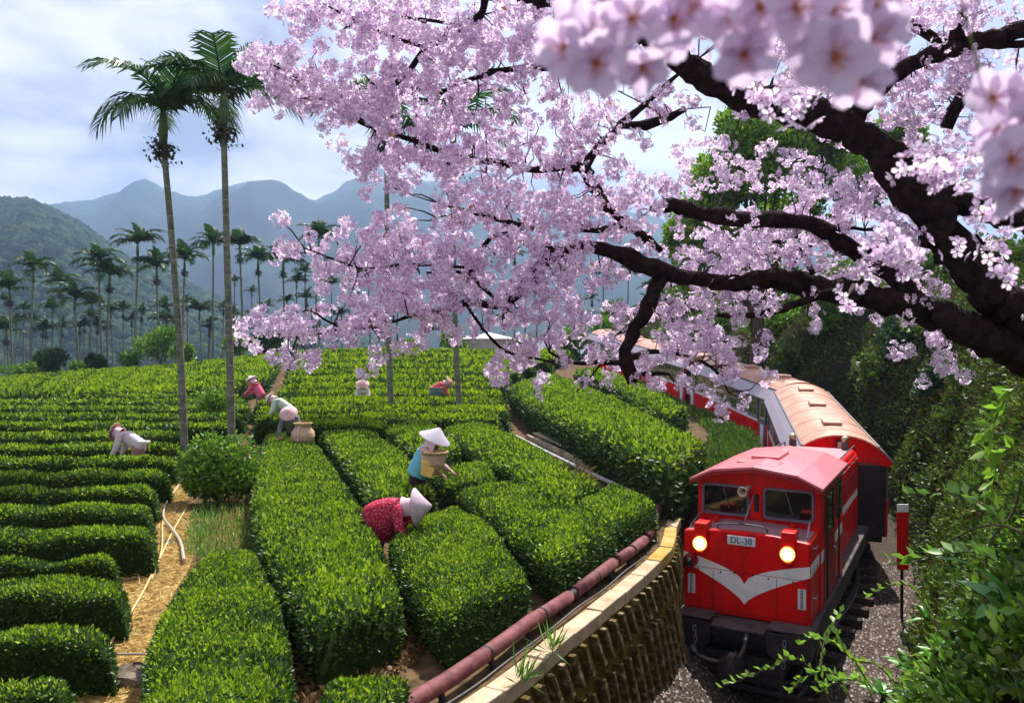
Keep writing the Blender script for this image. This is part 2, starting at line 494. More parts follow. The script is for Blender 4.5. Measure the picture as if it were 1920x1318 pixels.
ORD = ['first', 'second', 'third', 'fourth', 'fifth', 'sixth', 'seventh', 'eighth', 'ninth', 'tenth', 'eleventh', 'twelfth', 'thirteenth', 'fourteenth',
       'fifteenth', 'sixteenth', 'seventeenth', 'eighteenth', 'nineteenth', 'twentieth', 'twenty-first', 'twenty-second', 'twenty-third', 'twenty-fourth',
       'twenty-fifth', 'twenty-sixth', 'twenty-seventh', 'twenty-eighth', 'twenty-ninth', 'thirtieth', 'thirty-first', 'thirty-second', 'thirty-third',
       'thirty-fourth', 'thirty-fifth', 'thirty-sixth', 'thirty-seventh', 'thirty-eighth', 'thirty-ninth', 'fortieth']
# ================================================================== the land
# track centre line: x, y, rail height
TRK = interp_path([(-3.2, -3.5, -2.1), (-1.2, 2, -2.08), (0.3, 5.5, -2.06), (1.7, 8.3, -2.04), (3.25, 10.9, -2.04), (5.0, 13.6, -2.04), (6.5, 16.0, -2.02), (7.7, 19.0, -1.84),
                   (8.55, 22.0, -1.55), (8.95, 25.4, -1.18), (8.75, 29, -0.86), (8.15, 33.2, -0.48), (7.5, 38, -0.08), (6.8, 43, 0.3), (5.5, 51, 0.95), (4.0, 60, 1.6), (1.5, 75, 2.0)], 190)
EDGE = interp_path([(-5.0, -1.5), (-0.57, 5.45), (0.45, 7.3), (1.29, 8.9), (1.96, 10.3), (2.12, 10.8), (2.24, 11.4), (2.48, 12.2), (3.2, 14), (4.2, 16.0), (6.0, 20), (7.0, 25), (6.75, 29), (6.25, 33), (5.1, 43), (3.9, 51), (2.4, 60), (0, 75)], 150)
def edge_x(y):
    return np.interp(y, EDGE[:, 1], EDGE[:, 0])
def trk_at(y):
    return np.array([np.interp(y, TRK[:, 1], TRK[:, k]) for k in range(3)])
def trk_frame(y):
    p = trk_at(y); q = trk_at(y + 0.4); r = trk_at(y - 0.4)
    t = unit((q - r)[None, :2])[0]
    return p, t, np.array([t[1], -t[0]])          # point, tangent, right-hand normal

# --- tea field ground: left of the cutting edge
ys = np.concatenate([np.linspace(-2, 24, 66), np.linspace(24.6, 60, 50)])
us = np.linspace(0, 1, 60) ** 2.0
VV = []
for y in ys:
    ex = float(edge_x(y))
    x = ex - us[::-1] * (ex + 42 + y * 0.9)
    z = G(x, np.full_like(x, y)) + 0.02 * vnoise(x, np.full_like(x, y), 3.1, 3)
    VV.append(np.stack([x, np.full_like(x, y), z], 1))
VV = np.concatenate(VV)
link('tea_field_ground', mesh_np('tea_field_ground', VV, grid_tris(len(ys), len(us)), M['soil'], True), kind='structure')
# --- valley behind the ridge, to the foot of the hills
ys = np.concatenate([np.linspace(60, 140, 26), np.linspace(150, 2600, 30)])
xs = np.linspace(-1, 1, 60)
VV = []
for y in ys:
    x = xs * (60 + y * 1.15)
    z = G(x, np.full_like(x, y)) - 0.4 * vnoise(x, np.full_like(x, y), 0.09, 5) * np.clip((y - 60) / 30, 0, 1)
    VV.append(np.stack([x, np.full_like(x, y), z - (0.01 if y > 60 else 0.0)], 1))
link('valley_ground', mesh_np('valley_ground', np.concatenate(VV), grid_tris(len(ys), len(xs)), M['hill'], True), kind='structure')

# --- bed of the cutting, from the wall foot to the embankment foot
tys = np.linspace(-3, 59.5, 130)
cols = np.concatenate([[0, 0.1, 0.2], np.linspace(0.24, 1, 18)])
VV = []
for y in tys:
    p, t, n = trk_frame(y)
    lx = float(edge_x(y)); gz = float(G(lx, y))
    bx = np.array([lx + 0.02, y, gz - 0.06])
    fz = np.interp(y, [5, 8, 11.3, 14, 17], [-1.0, -1.1, -1.45, -1.9, -2.28])      # ballast heaped against the wall
    fz = max(fz, p[2] - 0.26) if y < 17 else p[2] - 0.26
    foot = np.array([lx + (0.16 if y < 13 else 0.55), y, min(fz, gz - 0.1)])
    rgt = np.array([p[0] + n[0] * 2.4, p[1] + n[1] * 2.4, p[2] - 0.24])
    row = []
    for c in cols:
        if c < 0.2:
            q = bx * (1 - c / 0.2) + foot * (c / 0.2)
        else:
            k = (c - 0.2) / 0.8
            q = foot * (1 - k) + rgt * k
            q[2] = rgt[2] + (foot[2] - rgt[2]) * max(0.0, 1 - k * 2.6) ** 1.3
            q = q + np.array([0, 0, 0.03 * math.sin(y * 5.1 + k * 9)])
        row.append(q)
    VV.append(np.array(row))
VV = np.concatenate(VV)
link('track_bed', mesh_np('track_bed', VV, grid_tris(len(tys), len(cols)), M['ballast'], True), kind='structure')
BEDV, BEDQ = VV, grid_tris(len(tys), len(cols))

# loose stones on the bed (near part)
Tq = quads2tris(BEDQ)
cen = BEDV[Tq].mean(1)
near = Tq[(cen[:, 1] > 6.0) & (cen[:, 1] < 17.5) & (cen[:, 2] < -0.95)]
P, N = sample_tris(BEDV, near, 16000)
n = len(P)
s = rng.uniform(0.012, 0.042, n)[:, None]
base = np.array([[1, 0, 0], [-0.5, 0.87, 0], [-0.5, -0.87, 0], [0, 0, 0.8], [0.3, 0.2, -0.5]])
Q = base[None] * s[:, None, :] * rng.uniform(0.6, 1.3, (n, 5, 1)) + rng.normal(size=(n, 5, 3)) * 0.12 * s[:, None, :]
a = rng.uniform(0, 6.28, n)
ca, sa = np.cos(a)[:, None], np.sin(a)[:, None]
Q = np.stack([Q[..., 0] * ca - Q[..., 1] * sa, Q[..., 0] * sa + Q[..., 1] * ca, Q[..., 2]], -1) + P[:, None]
ti = np.array([[0, 1, 3], [1, 2, 3], [2, 0, 3]])
Tt = (np.arange(n)[:, None, None] * 5 + ti[None]).reshape(-1, 3)
link('ballast_stones', mesh_np('ballast_stones', Q.reshape(-1, 3), Tt, M['stone']), label='reddish grey loose ballast stones spread along the track', cat='gravel', kind='stuff')

# --- rails and sleepers
trackroot = link('railway_track', None, kind='structure')
for sgn in (-1, 1):
    pts = []
    for y in np.linspace(3, 59, 110):
        p, t, n = trk_frame(y)
        pts.append((p[0] + n[0] * 0.4 * sgn, p[1] + n[1] * 0.4 * sgn, p[2]))
    mb = MB()
    A = np.array(pts)
    vs_, fs_ = [], []
    prof = [(-0.03, 0), (0.03, 0), (0.03, -0.03), (0.012, -0.04), (0.012, -0.09), (0.045, -0.10), (-0.045, -0.10), (-0.012, -0.09), (-0.012, -0.04), (-0.03, -0.03)]
    for i in range(len(A)):
        t = A[min(i + 1, len(A) - 1)] - A[max(i - 1, 0)]; t = t / np.linalg.norm(t)
        nr = np.array([t[1], -t[0], 0])
        for (w, h) in prof:
            vs_.append(A[i] + nr * w + np.array([0, 0, h]))
    k = len(prof)
    for i in range(len(A) - 1):
        for j in range(k):
            fs_.append((i * k + j, i * k + (j + 1) % k, (i + 1) * k + (j + 1) % k, (i + 1) * k + j))
    mb.add(vs_, fs_).build('rail', M['rail'], trackroot)
slm = MB().box(-0.75, 0.75, -0.09, 0.09, -0.14, 0).build('sleeper', M['sleeper'], trackroot, bevel=0.01)
first = True
yv = 5.0
while yv < 30:
    p, t, n = trk_frame(yv)
    o = slm if first else slm.copy()
    if not first:
        COL.objects.link(o)
    first = False
    o.location = (p[0], p[1], p[2] - 0.105)
    o.rotation_euler = (0, 0, math.atan2(n[1], n[0]))
    yv += 0.55

# --- embankment on the right of the track
ebys = np.concatenate([np.linspace(-3, 30, 120), np.linspace(30.5, 62, 50)])
prof = np.array([(0, -0.30), (0.12, 0.1), (0.45, 1.15), (0.85, 2.2), (1.35, 3.3), (2.0, 4.4), (2.9, 5.35), (4.5, 6.2), (8, 7.3), (16, 9.5), (40, 14), (120, 22)])
pu = np.linspace(0, 1, 46)
psx = np.interp(pu ** 1.5, np.linspace(0, 1, 400), np.interp(np.linspace(0, len(prof) - 1, 400), range(len(prof)), prof[:, 0]))
psz = np.interp(pu ** 1.5, np.linspace(0, 1, 400), np.interp(np.linspace(0, len(prof) - 1, 400), range(len(prof)), prof[:, 1]))
VV = []
for y in ebys:
    p, t, n = trk_frame(y)
    off = 1.62 + 0.45 * float(smooth01((14 - y) / 5.0)) - 0.85 * float(smooth01((7.2 - y) / 2.0))
    hs = 1.0 - 0.45 * float(smooth01((y - 22) / 24.0))     # the bank gets lower where the track climbs
    if y < 5: hs *= 0.86 + 0.028 * y
    q = np.zeros((len(pu), 3))
    w = psx + off
    q[:, 0] = p[0] + n[0] * w
    q[:, 1] = p[1] + n[1] * w
    q[:, 2] = p[2] + psz * hs
    bmp = vnoise(psz * 1.0 + 3, np.full_like(psz, y), 1.3, 11) * 0.28 + vnoise(psz * 1.0, np.full_like(psz, y), 3.4, 12) * 0.13
    bmp = bmp * np.clip(psz / 0.8, 0, 1)
    q[:, 0] += n[0] * bmp; q[:, 1] += n[1] * bmp; q[:, 2] += 0.3 * bmp
    VV.append(q)
EMBV = np.concatenate(VV); EMBQ = grid_tris(len(ebys), len(pu))
link('embankment', mesh_np('embankment', EMBV, EMBQ, M['earthbank'], True), kind='structure')
def emb_z(x, y):
    i = np.argmin((EMBV[:, 0] - x) ** 2 + (EMBV[:, 1] - y) ** 2)
    return float(EMBV[i, 2])

# ------------------------------------------------------------------ hills and mountains
def ridge_mesh(name, prof, d, depth, foot, mat, rough, seed, nx=160, ny=40, slope=1.4):
    pxs = np.linspace(prof[0][0], prof[-1][0], nx)
    pys = np.interp(pxs, [a for a, b in prof], [b for a, b in prof])
    tt = np.linspace(-1, 0.45, ny)
    VV = []
    for t in tt:
        dd = d + depth * t
        x = (pxs - CX) / F * dd
        ztop = CAMH - (pys - CY) / F * d
        k = 1 - np.abs(t) ** slope if t < 0 else 1 - (t * 1.6) ** 1.3
        z = foot + (ztop - foot) * k
        amp = rough * (1 - abs(t) * 0.2) * (0.0 if abs(t) < 0.02 else 1.0)
        z = z + amp * (vnoise(x, np.full_like(x, dd), 14.0 / depth, seed) + 0.6 * vnoise(x, np.full_like(x, dd), 34.0 / depth, seed + 1)) * (1 - k * 0.55)
        z = z + rough * 0.10 * vnoise(x, np.full_like(x, dd), 130.0 / depth, seed + 2)
        VV.append(np.stack([x, np.full_like(x, dd), z], 1))
    V = np.concatenate(VV)
    Qd = grid_tris(ny, nx)
    o = link(name, mesh_np(name, V, Qd, mat, True), kind='structure')
    return V, Qd

HV, HQ = ridge_mesh('near_hill', [(-900, 330), (-500, 340), (-200, 352), (-60, 365), (0, 378), (50, 384), (100, 402), (140, 424), (190, 458), (240, 492), (300, 515), (350, 545), (400, 572), (450, 592), (520, 612), (640, 640), (800, 668)],
                    700, 400, -20, M['hill'], 15, 21)
ridge_mesh('mountain_range', [(-700, 400), (-300, 415), (0, 408), (105, 400), (180, 388), (215, 368), (250, 353), (275, 352), (300, 366), (340, 372), (385, 368), (430, 352), (475, 345), (510, 344), (535, 354), (560, 372), (590, 384), (620, 372), (655, 352), (690, 334), (715, 336), (750, 346), (800, 352), (850, 346), (900, 352), (1000, 372), (1150, 405), (1300, 430), (1500, 440), (1800, 462), (2300, 440), (2900, 450)],
           2000, 1200, -30, M['mountain'], 80, 31, nx=260, ny=60)
# forest on the near hill: rounded crowns, one mass
Tq = quads2tris(HQ)
cen = HV[Tq].mean(1)
pxc = CX + cen[:, 0] / cen[:, 1] * F
Tq = Tq[(cen[:, 1] < 708) & (pxc > -160) & (pxc < 820)]
P, N = sample_tris(HV, Tq, 15000)
base = np.array([[1, 0, 0], [0, 1, 0], [-1, 0, 0], [0, -1, 0], [0.6, 0.6, 0.55], [-0.6, 0.6, 0.55], [-0.6, -0.6, 0.55], [0.6, -0.6, 0.55], [0, 0, 0.95]])
ti = np.array([[0, 1, 4], [1, 2, 5], [2, 3, 6], [3, 0, 7], [4, 1, 5], [5, 2, 6], [6, 3, 7], [7, 0, 4], [4, 5, 8], [5, 6, 8], [6, 7, 8], [7, 4, 8]])
n = len(P)
s = rng.uniform(1.4, 4.2, n)[:, None, None]
Q = base[None] * s * rng.uniform(0.7, 1.3, (n, 9, 1)) * np.array([1, 1, 1.15]) + P[:, None]
Tt = (np.arange(n)[:, None, None] * 9 + ti[None]).reshape(-1, 3)
link('hill_forest', mesh_np('hill_forest', Q.reshape(-1, 3), Tt, M['hillleaf'], True), label='dense hazy green forest covering the near hill', cat='forest', kind='stuff')

# ------------------------------------------------------------------ haze
hz = MB().box(-3900, 3900, -60, 2760, -90, 470)
hm = bpy.data.materials.new('haze')
hm.use_nodes = True
ht = hm.node_tree
ht.nodes.clear()
ho = ht.nodes.new('ShaderNodeOutputMaterial')
hv = ht.nodes.new('ShaderNodeVolumePrincipled')
hv.inputs['Color'].default_value = (0.46, 0.64, 1.0, 1)
hv.inputs['Density'].default_value = 0.00032
hv.inputs['Anisotropy'].default_value = 0.35
ht.links.new(hv.outputs[0], ho.inputs['Volume'])
hz.build('haze', hm, kind='stuff', label='pale blue mountain haze filling the valley', cat='haze')

# ================================================================== retaining wall with its coping
wallroot = thing('retaining_wall', 'mossy concrete retaining wall with slanted ribs below the red pipe', 'wall')
wy = np.linspace(2.5, 12.2, 50)
WTOP = -0.02
face = MB(); vs_, fs_ = [], []
hts = [WTOP - 0.085, -0.95, -2.35]
offs = [0.07, 0.12, 0.18]
for y in wy:
    x = float(edge_x(y))
    for h, o in zip(hts, offs):
        vs_.append((x + o + 0.02, y - o * 0.5, h))
for i in range(len(wy) - 1):
    for j in range(2):
        fs_.append((i * 3 + j, i * 3 + j + 1, (i + 1) * 3 + j + 1, (i + 1) * 3 + j))
face.add(vs_, fs_).build('wall_face', M['moss'], wallroot)
# coping blocks
cop = []
ny_ = 17
cy = np.linspace(2.5, 12.2, ny_)
for i in range(ny_ - 1):
    y0, y1 = cy[i] + 0.008, cy[i + 1] - 0.008
    x0, x1 = float(edge_x(y0)), float(edge_x(y1))
    a = np.array([x0, y0]); b = np.array([x1, y1])
    nrm = np.array([0.885, -0.465])
    vs_ = []
    dz = random.uniform(-0.012, 0.012)
    for (p, q) in ((a, -0.07), (a, 0.11), (b, 0.11), (b, -0.07)):
        w = p + nrm * q
        vs_.append((w[0], w[1], WTOP - 0.09 + dz))
    for (p, q) in ((a, -0.07), (a, 0.11), (b, 0.11), (b, -0.07)):
        w = p + nrm * q
        vs_.append((w[0], w[1], WTOP + 0.05 + dz))
    MB().add(vs_, [(3, 2, 1, 0), (4, 5, 6, 7), (0, 1, 5, 4), (1, 2, 6, 5), (2, 3, 7, 6), (3, 0, 4, 7)]).build('coping_block', M['concrete'] if i < 12 or i > 14 else M['yellow'], wallroot, bevel=0.012)
# slanted ribs in two tiers
def rib(y, z0, z1, o0, o1, lean):
    nrm = np.array([0.885, -0.465]); tn = np.array([0.465, 0.885])
    a = np.array([float(edge_x(y)), y])
    vs_ = []
    for (zz, o, sh, wd) in ((z0, o0, 0.0, 0.036), (z1, o1, lean, 0.034)):
        c = a + tn * sh
        for (q, w) in ((o - 0.05, -wd), (o + 0.10, -wd), (o + 0.10, wd), (o - 0.05, wd)):
            r = c + nrm * q + tn * w
            vs_.append((r[0] + random.uniform(-.006, .006), r[1], zz))
    MB().add(vs_, [(3, 2, 1, 0), (4, 5, 6, 7), (0, 1, 5, 4), (1, 2, 6, 5), (2, 3, 7, 6), (3, 0, 4, 7)]).build('rib', M['rib'], wallroot, bevel=0.006)
yv = 3.2
while yv < 12.0:
    rib(yv + random.uniform(-.02, .02), -0.45, WTOP - 0.10, 0.11, 0.075, -0.16)
    rib(yv + 0.1 + random.uniform(-.02, .02), -1.7, -0.60 + random.uniform(-.05, .05), 0.19, 0.12, -0.42)
    yv += 0.22

# rose pipe lying along the coping
piperoot = thing('water_pipe', 'dusty rose pipe in jointed lengths running along the wall top', 'pipe')
def onedge(y, side, z):
    nrm = np.array([0.885, -0.465])
    return (float(edge_x(y)) + nrm[0] * side, y + nrm[1] * side, z)
PZ = 0.14
for (y0, y1) in ((4.0, 7.9), (8.04, 9.05), (9.17, 10.2), (10.3, 14.5)):
    n_ = max(3, int((y1 - y0) * 3))
    pth = [onedge(y, -0.23, PZ + 0.012 * math.sin(y * 3)) for y in np.linspace(y0, y1, n_)]
    MB().tube(pth, 0.066, 14).build('pipe_length', M['pipe'], piperoot, smooth=False).data.polygons.foreach_set('use_smooth', [True] * (14 * (n_ - 1)) + [False] * 2)
    for y in np.arange(y0 + 0.5, y1 - 0.2, 0.95):
        MB().tube([onedge(y - 0.012, -0.23, PZ), onedge(y + 0.012, -0.23, PZ)], 0.073, 14).build('strap', M['black'], piperoot)
for y in (7.97, 9.11, 10.25):
    MB().tube([onedge(y - 0.1, -0.23, PZ - 0.01), onedge(y + 0.1, -0.23, PZ - 0.01)], 0.045, 10).build('joint', M['black'], piperoot)
for y in np.arange(4.6, 12.8, 0.62):
    MB().tube([onedge(y, -0.20, -0.03), onedge(y, -0.24, 0.11)], 0.03, 6).build('support', M['black'], piperoot)
# thin cable beside the pipe
MB().tube([onedge(y, -0.10, 0.055 + 0.01 * math.sin(y * 5)) for y in np.linspace(4.0, 9.8, 40)], 0.011, 5).build('cable', M['black'], label='thin dark cable on the coping beside the rose pipe', cat='cable')
# grass tufts on the wall are in the plants section
# ================================================================== tea hedges
VIEW_MARGIN = 120
def hedge(label, Lp, Rp, h=0.72, group=None, far=False, lsize=None, cover=1.35, world=False, wob=0.05, endr=0.25, dens=1.0):
    """a clipped tea hedge between two edge lines of its top (photograph pixels, or world x,y)"""
    if not world:
        Lw = [onfield(px, py, h * 0.93) for px, py in Lp]; Rw = [onfield(px, py, h * 0.93) for px, py in Rp]
    else:
        Lw, Rw = Lp, Rp
    Lw = np.array(Lw); Rw = np.array(Rw)
    clen = np.linalg.norm(np.diff((Lw + Rw) / 2, axis=0), axis=1).sum()
    dmean = float((Lw[:, 1].mean() + Rw[:, 1].mean()) / 2)
    step = min(max(0.08, dmean * 0.010), clen / 6)
    n = int(min(max(8, clen / step), 400))
    A = interp_path(Lw, n); B = interp_path(Rw, n)
    prof = np.array([(-0.90, 0.0), (-1.0, 0.30), (-1.03, 0.58), (-1.0, 0.84), (-0.88, 0.965), (-0.5, 1.0), (0, 1.01), (0.5, 1.0), (0.88, 0.965), (1.0, 0.84), (1.03, 0.58), (1.0, 0.30), (0.90, 0.0)])
    m = len(prof)
    s = np.linspace(0, clen, n)
    e = np.minimum(s, clen - s)
    k = np.clip(e / endr, 0, 1)
    env = np.sqrt(np.clip(1 - (1 - k) ** 2, 0, 1)) * 0.97 + 0.03
    c = (A + B) / 2; hw = (B - A) / 2
    X = c[:, None, :] + hw[:, None, :] * prof[None, :, 0, None] * (0.86 + 0.14 * env[:, None, None])
    gz = G(X[..., 0], X[..., 1])
    lump = vnoise(X[..., 0], X[..., 1], 3.2 if not far else 1.6, 41) * wob + vnoise(X[..., 0], X[..., 1], 8.0, 42) * wob * 0.5
    Z = gz + prof[None, :, 1] * h * env[:, None] * (1 + lump / max(h, 0.3)) - 0.03
    V = np.concatenate([X, Z[..., None]], -1).reshape(-1, 3)
    Qd = grid_tris(n, m)
    cap0 = None
    T = quads2tris(Qd)
    # closed ends
    T = np.concatenate([T, np.array([[0, j, j + 1] for j in range(1, m - 1)]), np.array([[(n - 1) * m, (n - 1) * m + j + 1, (n - 1) * m + j] for j in range(1, m - 1)])])
    # orient outwards (up on top)
    nrm = np.cross(V[T[:, 1]] - V[T[:, 0]], V[T[:, 2]] - V[T[:, 0]])
    cen = V[T].mean(1); cc = V.mean(0)
    ax = np.interp(np.arange(len(V)), np.arange(len(V)), np.arange(len(V)))
    # centre of own ring
    ring = np.clip(T[:, 0] // m, min(4, n // 2), max(n - 5, n // 2))
    rc = np.concatenate([c[ring], (gz[ring].mean(1) + 0.3 * h)[:, None]], 1)
    flip = ((cen - rc) * nrm).sum(1) < 0
    T[flip] = T[flip][:, [0, 2, 1]]
    org = Vector((float(c[n // 2, 0]), float(c[n // 2, 1]), float(gz[n // 2].mean())))
    o0 = np.array(org)
    V2 = V.copy()
    root = link('tea_hedge', mesh_np('tea_hedge', V2 - o0, T, M['teacore'], True), loc=org, label=label, cat='tea hedge', group=group)
    # leaves where the camera could see them
    cen = V[T].mean(1)
    pxs = CX + cen[:, 0] / np.maximum(cen[:, 1], 0.5) * F
    pys = CY - (cen[:, 2] - CAMH) / np.maximum(cen[:, 1], 0.5) * F
    keep = (pxs > -VIEW_MARGIN * 2) & (pxs < 1920 + VIEW_MARGIN) & (pys < 1318 + VIEW_MARGIN * 2)
    nrm = unit(np.cross(V[T[:, 1]] - V[T[:, 0]], V[T[:, 2]] - V[T[:, 0]]))
    view = unit(np.array([0, 0, CAMH]) - cen)
    keep &= ((nrm * view).sum(1) > -0.35)
    Tk = T[keep]
    if len(Tk) == 0:
        return root
    Ls = lsize or float(np.clip(0.0052 * dmean, 0.043, 0.26))
    area = tri_area(V, Tk)
    cnt = int(area * cover * dens / (0.24 * Ls * Ls))
    P, N = sample_tris(V, Tk, cnt)
    P = P - N * Ls * 0.35 * rng.random((cnt, 1)) + rng.normal(size=(cnt, 3)) * Ls * 0.12
    low = np.clip((P[:, 2] - G(P[:, 0], P[:, 1])) / h, 0, 1)
    ok = rng.random(cnt) < np.clip(low * 1.7, 0.12, 1)
    P, N = P[ok], N[ok]
    up = N + np.array([0, 0, 0.45])
    hgt = (P[:, 2] - G(P[:, 0], P[:, 1])) / h
    fresh = (hgt + 0.10 * rng.normal(size=len(P))) > 0.86 + 0.16 * np.clip(vnoise(P[:, 0], P[:, 1], 3.6 if not far else 0.8, 91) + 0.7 * vnoise(P[:, 0], P[:, 1], 9.0, 92), -0.4, 1)          # young shoots on the plucking table; old flank leaves darkened as painted shade
    for sel, nm, mt in ((fresh, 'young_shoots', M['teafar'] if far else M['tea']), (~fresh, 'shaded_old_foliage', M['teashade'])):
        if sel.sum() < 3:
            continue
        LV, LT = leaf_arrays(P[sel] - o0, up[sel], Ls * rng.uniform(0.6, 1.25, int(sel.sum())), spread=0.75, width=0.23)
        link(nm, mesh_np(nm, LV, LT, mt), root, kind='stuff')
    return root

# left terrace: rows across the picture, right ends stepping back along the straw path.  (top-line y, right-end x)
LEFT = [(1262, 150), (1168, 222), (1078, 245), (1040, 228), (985, 296), (943, 290), (912, 300), (882, 322), (856, 338), (832, 346), (811, 352), (792, 440), (776, 462), (762, 470), (750, 468), (741, 455)]
tops = [l[0] for l in LEFT]
for i, (y, xr) in enumerate(LEFT):
    nxt = LEFT[i + 1][0] if i + 1 < len(LEFT) else y - 8
    prv = LEFT[i - 1][0] if i > 0 else 1360
    gapf = 0.78
    yb = y + (y - nxt) * 0.10                       # far edge of its top
    yf = y + (prv - y) * 0.44                       # near edge of its top
    lab = f'tea hedge across the left terrace, {ORD[i]} counted from the bottom of the picture'
    if i == 0:
        lab = 'low tea hedge in the bottom left corner beside the straw path'
    xl = -260
    hh = 0.52 if i > 3 else 0.48
    skew = random.uniform(-3, 3)
    hedge(lab, [(xl, yf + skew), (xr * 0.45, yf), (xr, yf)], [(xl, yb + skew), (xr * 0.45, yb), (xr + 4, yb)], h=hh, group='tea hedges across the left terrace', wob=0.06, far=False)
# front middle hedges running towards the camera
GM = 'tea hedges of the middle field'
hedge('broad tea hedge in front, between the straw path and the dark furrow', [(262, 1420), (272, 1300), (290, 1180), (345, 1085), (392, 1034)], [(575, 1420), (548, 1300), (535, 1200), (512, 1100), (470, 1024)], h=0.50, group=GM)
hedge('longest broad tea hedge, running from the tall basket to the near dark furrow', [(590, 1178), (542, 1100), (494, 1020), (476, 940), (484, 870), (500, 812)], [(754, 1130), (724, 1046), (690, 975), (650, 910), (612, 856), (578, 812)], h=0.55, group=GM, endr=0.22)
hedge('small tea hedge at the bottom edge beside the pipe', [(585, 1420), (598, 1330), (622, 1255)], [(705, 1420), (730, 1330), (772, 1244)], h=0.40, group=GM)
hedge('broad tea hedge in front of the picker in the red dotted blouse', [(832, 1160), (790, 1116), (752, 1060), (732, 1000)], [(994, 1082), (956, 1028), (914, 978), (850, 940)], h=0.50, group=GM, endr=0.22)
hedge('tea hedge behind the red dotted blouse, left of the blue vest', [(705, 945), (672, 895), (630, 840), (602, 808)], [(815, 925), (778, 872), (738, 835), (692, 806)], h=0.58, group=GM)
hedge('long tea hedge running to the wall, right of the red dotted blouse', [(1042, 1062), (990, 1018), (925, 970), (855, 918)], [(1158, 998), (1102, 958), (1040, 925), (945, 895)], h=0.50, group=GM, endr=0.25)
hedge('short tea hedge below the basket of the blue vested picker', [(842, 910), (808, 875)], [(932, 898), (908, 862)], h=0.55, group=GM, endr=0.25)
hedge('tea hedge below the white drain pipe', [(1058, 945), (985, 902), (900, 850), (830, 804)], [(1130, 908), (1062, 870), (985, 828), (905, 786)], h=0.58, group=GM)
hedge('short tea hedge at the wall corner nearest the locomotive', [(1150, 990), (1112, 960), (1078, 935)], [(1236, 948), (1200, 925), (1142, 902)], h=0.52, group=GM, endr=0.3)
hedge('tea hedge just behind the blue vested picker', [(800, 862), (765, 834), (718, 800)], [(862, 838), (838, 812), (800, 788)], h=0.58, group=GM)
# the two tall hedges beside the train
hedge('tallest tea hedge, with a dark side above the drain', [(1258, 870), (1175, 836), (1090, 800), (1000, 757), (955, 724)], [(1322, 838), (1258, 798), (1165, 752), (1080, 715), (1030, 700)], h=0.95, group='tea hedges beside the train', wob=0.08)
hedge('tea hedge between the tallest hedge and the carriages', [(1245, 778), (1180, 742), (1120, 712), (1075, 696)], [(1290, 770), (1240, 742), (1170, 708), (1120, 690)], h=0.85, group='tea hedges beside the train')
# back field, right half: rows across
BACK = [(796, 530, 735), (783, 470, 945), (768, 470, 958), (753, 470, 955), (738, 505, 950), (724, 520, 955), (711, 525, 965), (699, 528, 985), (688, 532, 1010), (678, 536, 1040), (669, 540, 1060), (661, 545, 1080), (655, 560, 1090)]
for i, (y, xl, xr) in enumerate(BACK):
    nxt = BACK[i + 1][0] if i + 1 < len(BACK) else y - 5
    dy = (y - nxt)
    yf, yb = y + dy * 0.30, y - dy * 0.32
    bow = -3.0
    hedge(f'tea hedge across the sunny back slope, {ORD[i]} row up from the middle field', [(xl, yf + 2), ((xl + xr) / 2, yf + bow * 0.4), (xr, yf)], [(xl + 6, yb + 2), ((xl + xr) / 2, yb + bow * 0.4), (xr, yb)], h=0.66, group='tea hedges across the back slope', far=True)
# back field, left half: rows slanting up to the ridge
SL = [(-60, 745, -40, 712), (45, 742, 110, 700), (120, 740, 185, 694), (200, 739, 262, 690), (268, 738, 320, 684), (325, 737, 376, 679), (382, 735, 428, 672), (440, 728, 478, 666), (500, 716, 530, 660)]
for i in range(len(SL) - 1):
    (a, ya, b, yb), (c, yc, d_, yd) = SL[i], SL[i + 1]
    g = 7
    hedge(f'tea hedge slanting up the far left ridge, {ORD[i]} from the left edge', [(a + g, ya), ((a + b) / 2 + g * 0.7, (ya + yb) / 2 + 1), (b + g * 0.6, yb)], [(c - g * 0.3, yc), ((c + d_) / 2, (yc + yd) / 2 + 1), (d_, yd)], h=0.66, group='tea hedges on the far left ridge', far=True)
print('hedges done')
# ================================================================== locomotive
def text_mesh(body, size, mat, name, depth=0.002):
    cu = bpy.data.curves.new(name, 'FONT')
    cu.body = body; cu.size = size; cu.extrude = depth
    cu.align_x = 'CENTER'; cu.align_y = 'CENTER'
    t = bpy.data.objects.new('tmp_text', cu)
    COL.objects.link(t)
    bpy.context.view_layer.update()
    dg = bpy.context.evaluated_depsgraph_get()
    me = bpy.data.meshes.new_from_object(t.evaluated_get(dg))
    bpy.data.objects.remove(t)
    me.name = name
    me.materials.clear(); me.materials.append(mat)
    return me

p0 = trk_at(10.72); p1 = trk_at(15.4)
LOC_YAW = -math.atan2(p1[0] - p0[0], p1[1] - p0[1])
loco = thing('locomotive', 'red diesel locomotive with white chevron and lit headlamps leading the train', 'locomotive', loc=(p0[0], p0[1], -2.04), rotz=LOC_YAW + R(3.5))
loco.location.x -= 0.07
loco.location.z += 0.05
loco.scale = (0.92, 1.33, 0.955)
def rrect(cx, cz, w, h, r, n=5):
    pts = []
    for (sx, sz, a0) in ((1, 1, 0), (-1, 1, 90), (-1, -1, 180), (1, -1, 270)):
        for k in range(n):
            a = R(a0 + 90 * k / (n - 1))
            pts.append((cx + sx * (w / 2 - r) + r * math.cos(a), cz + sz * (h / 2 - r) + r * math.sin(a)))
    return pts
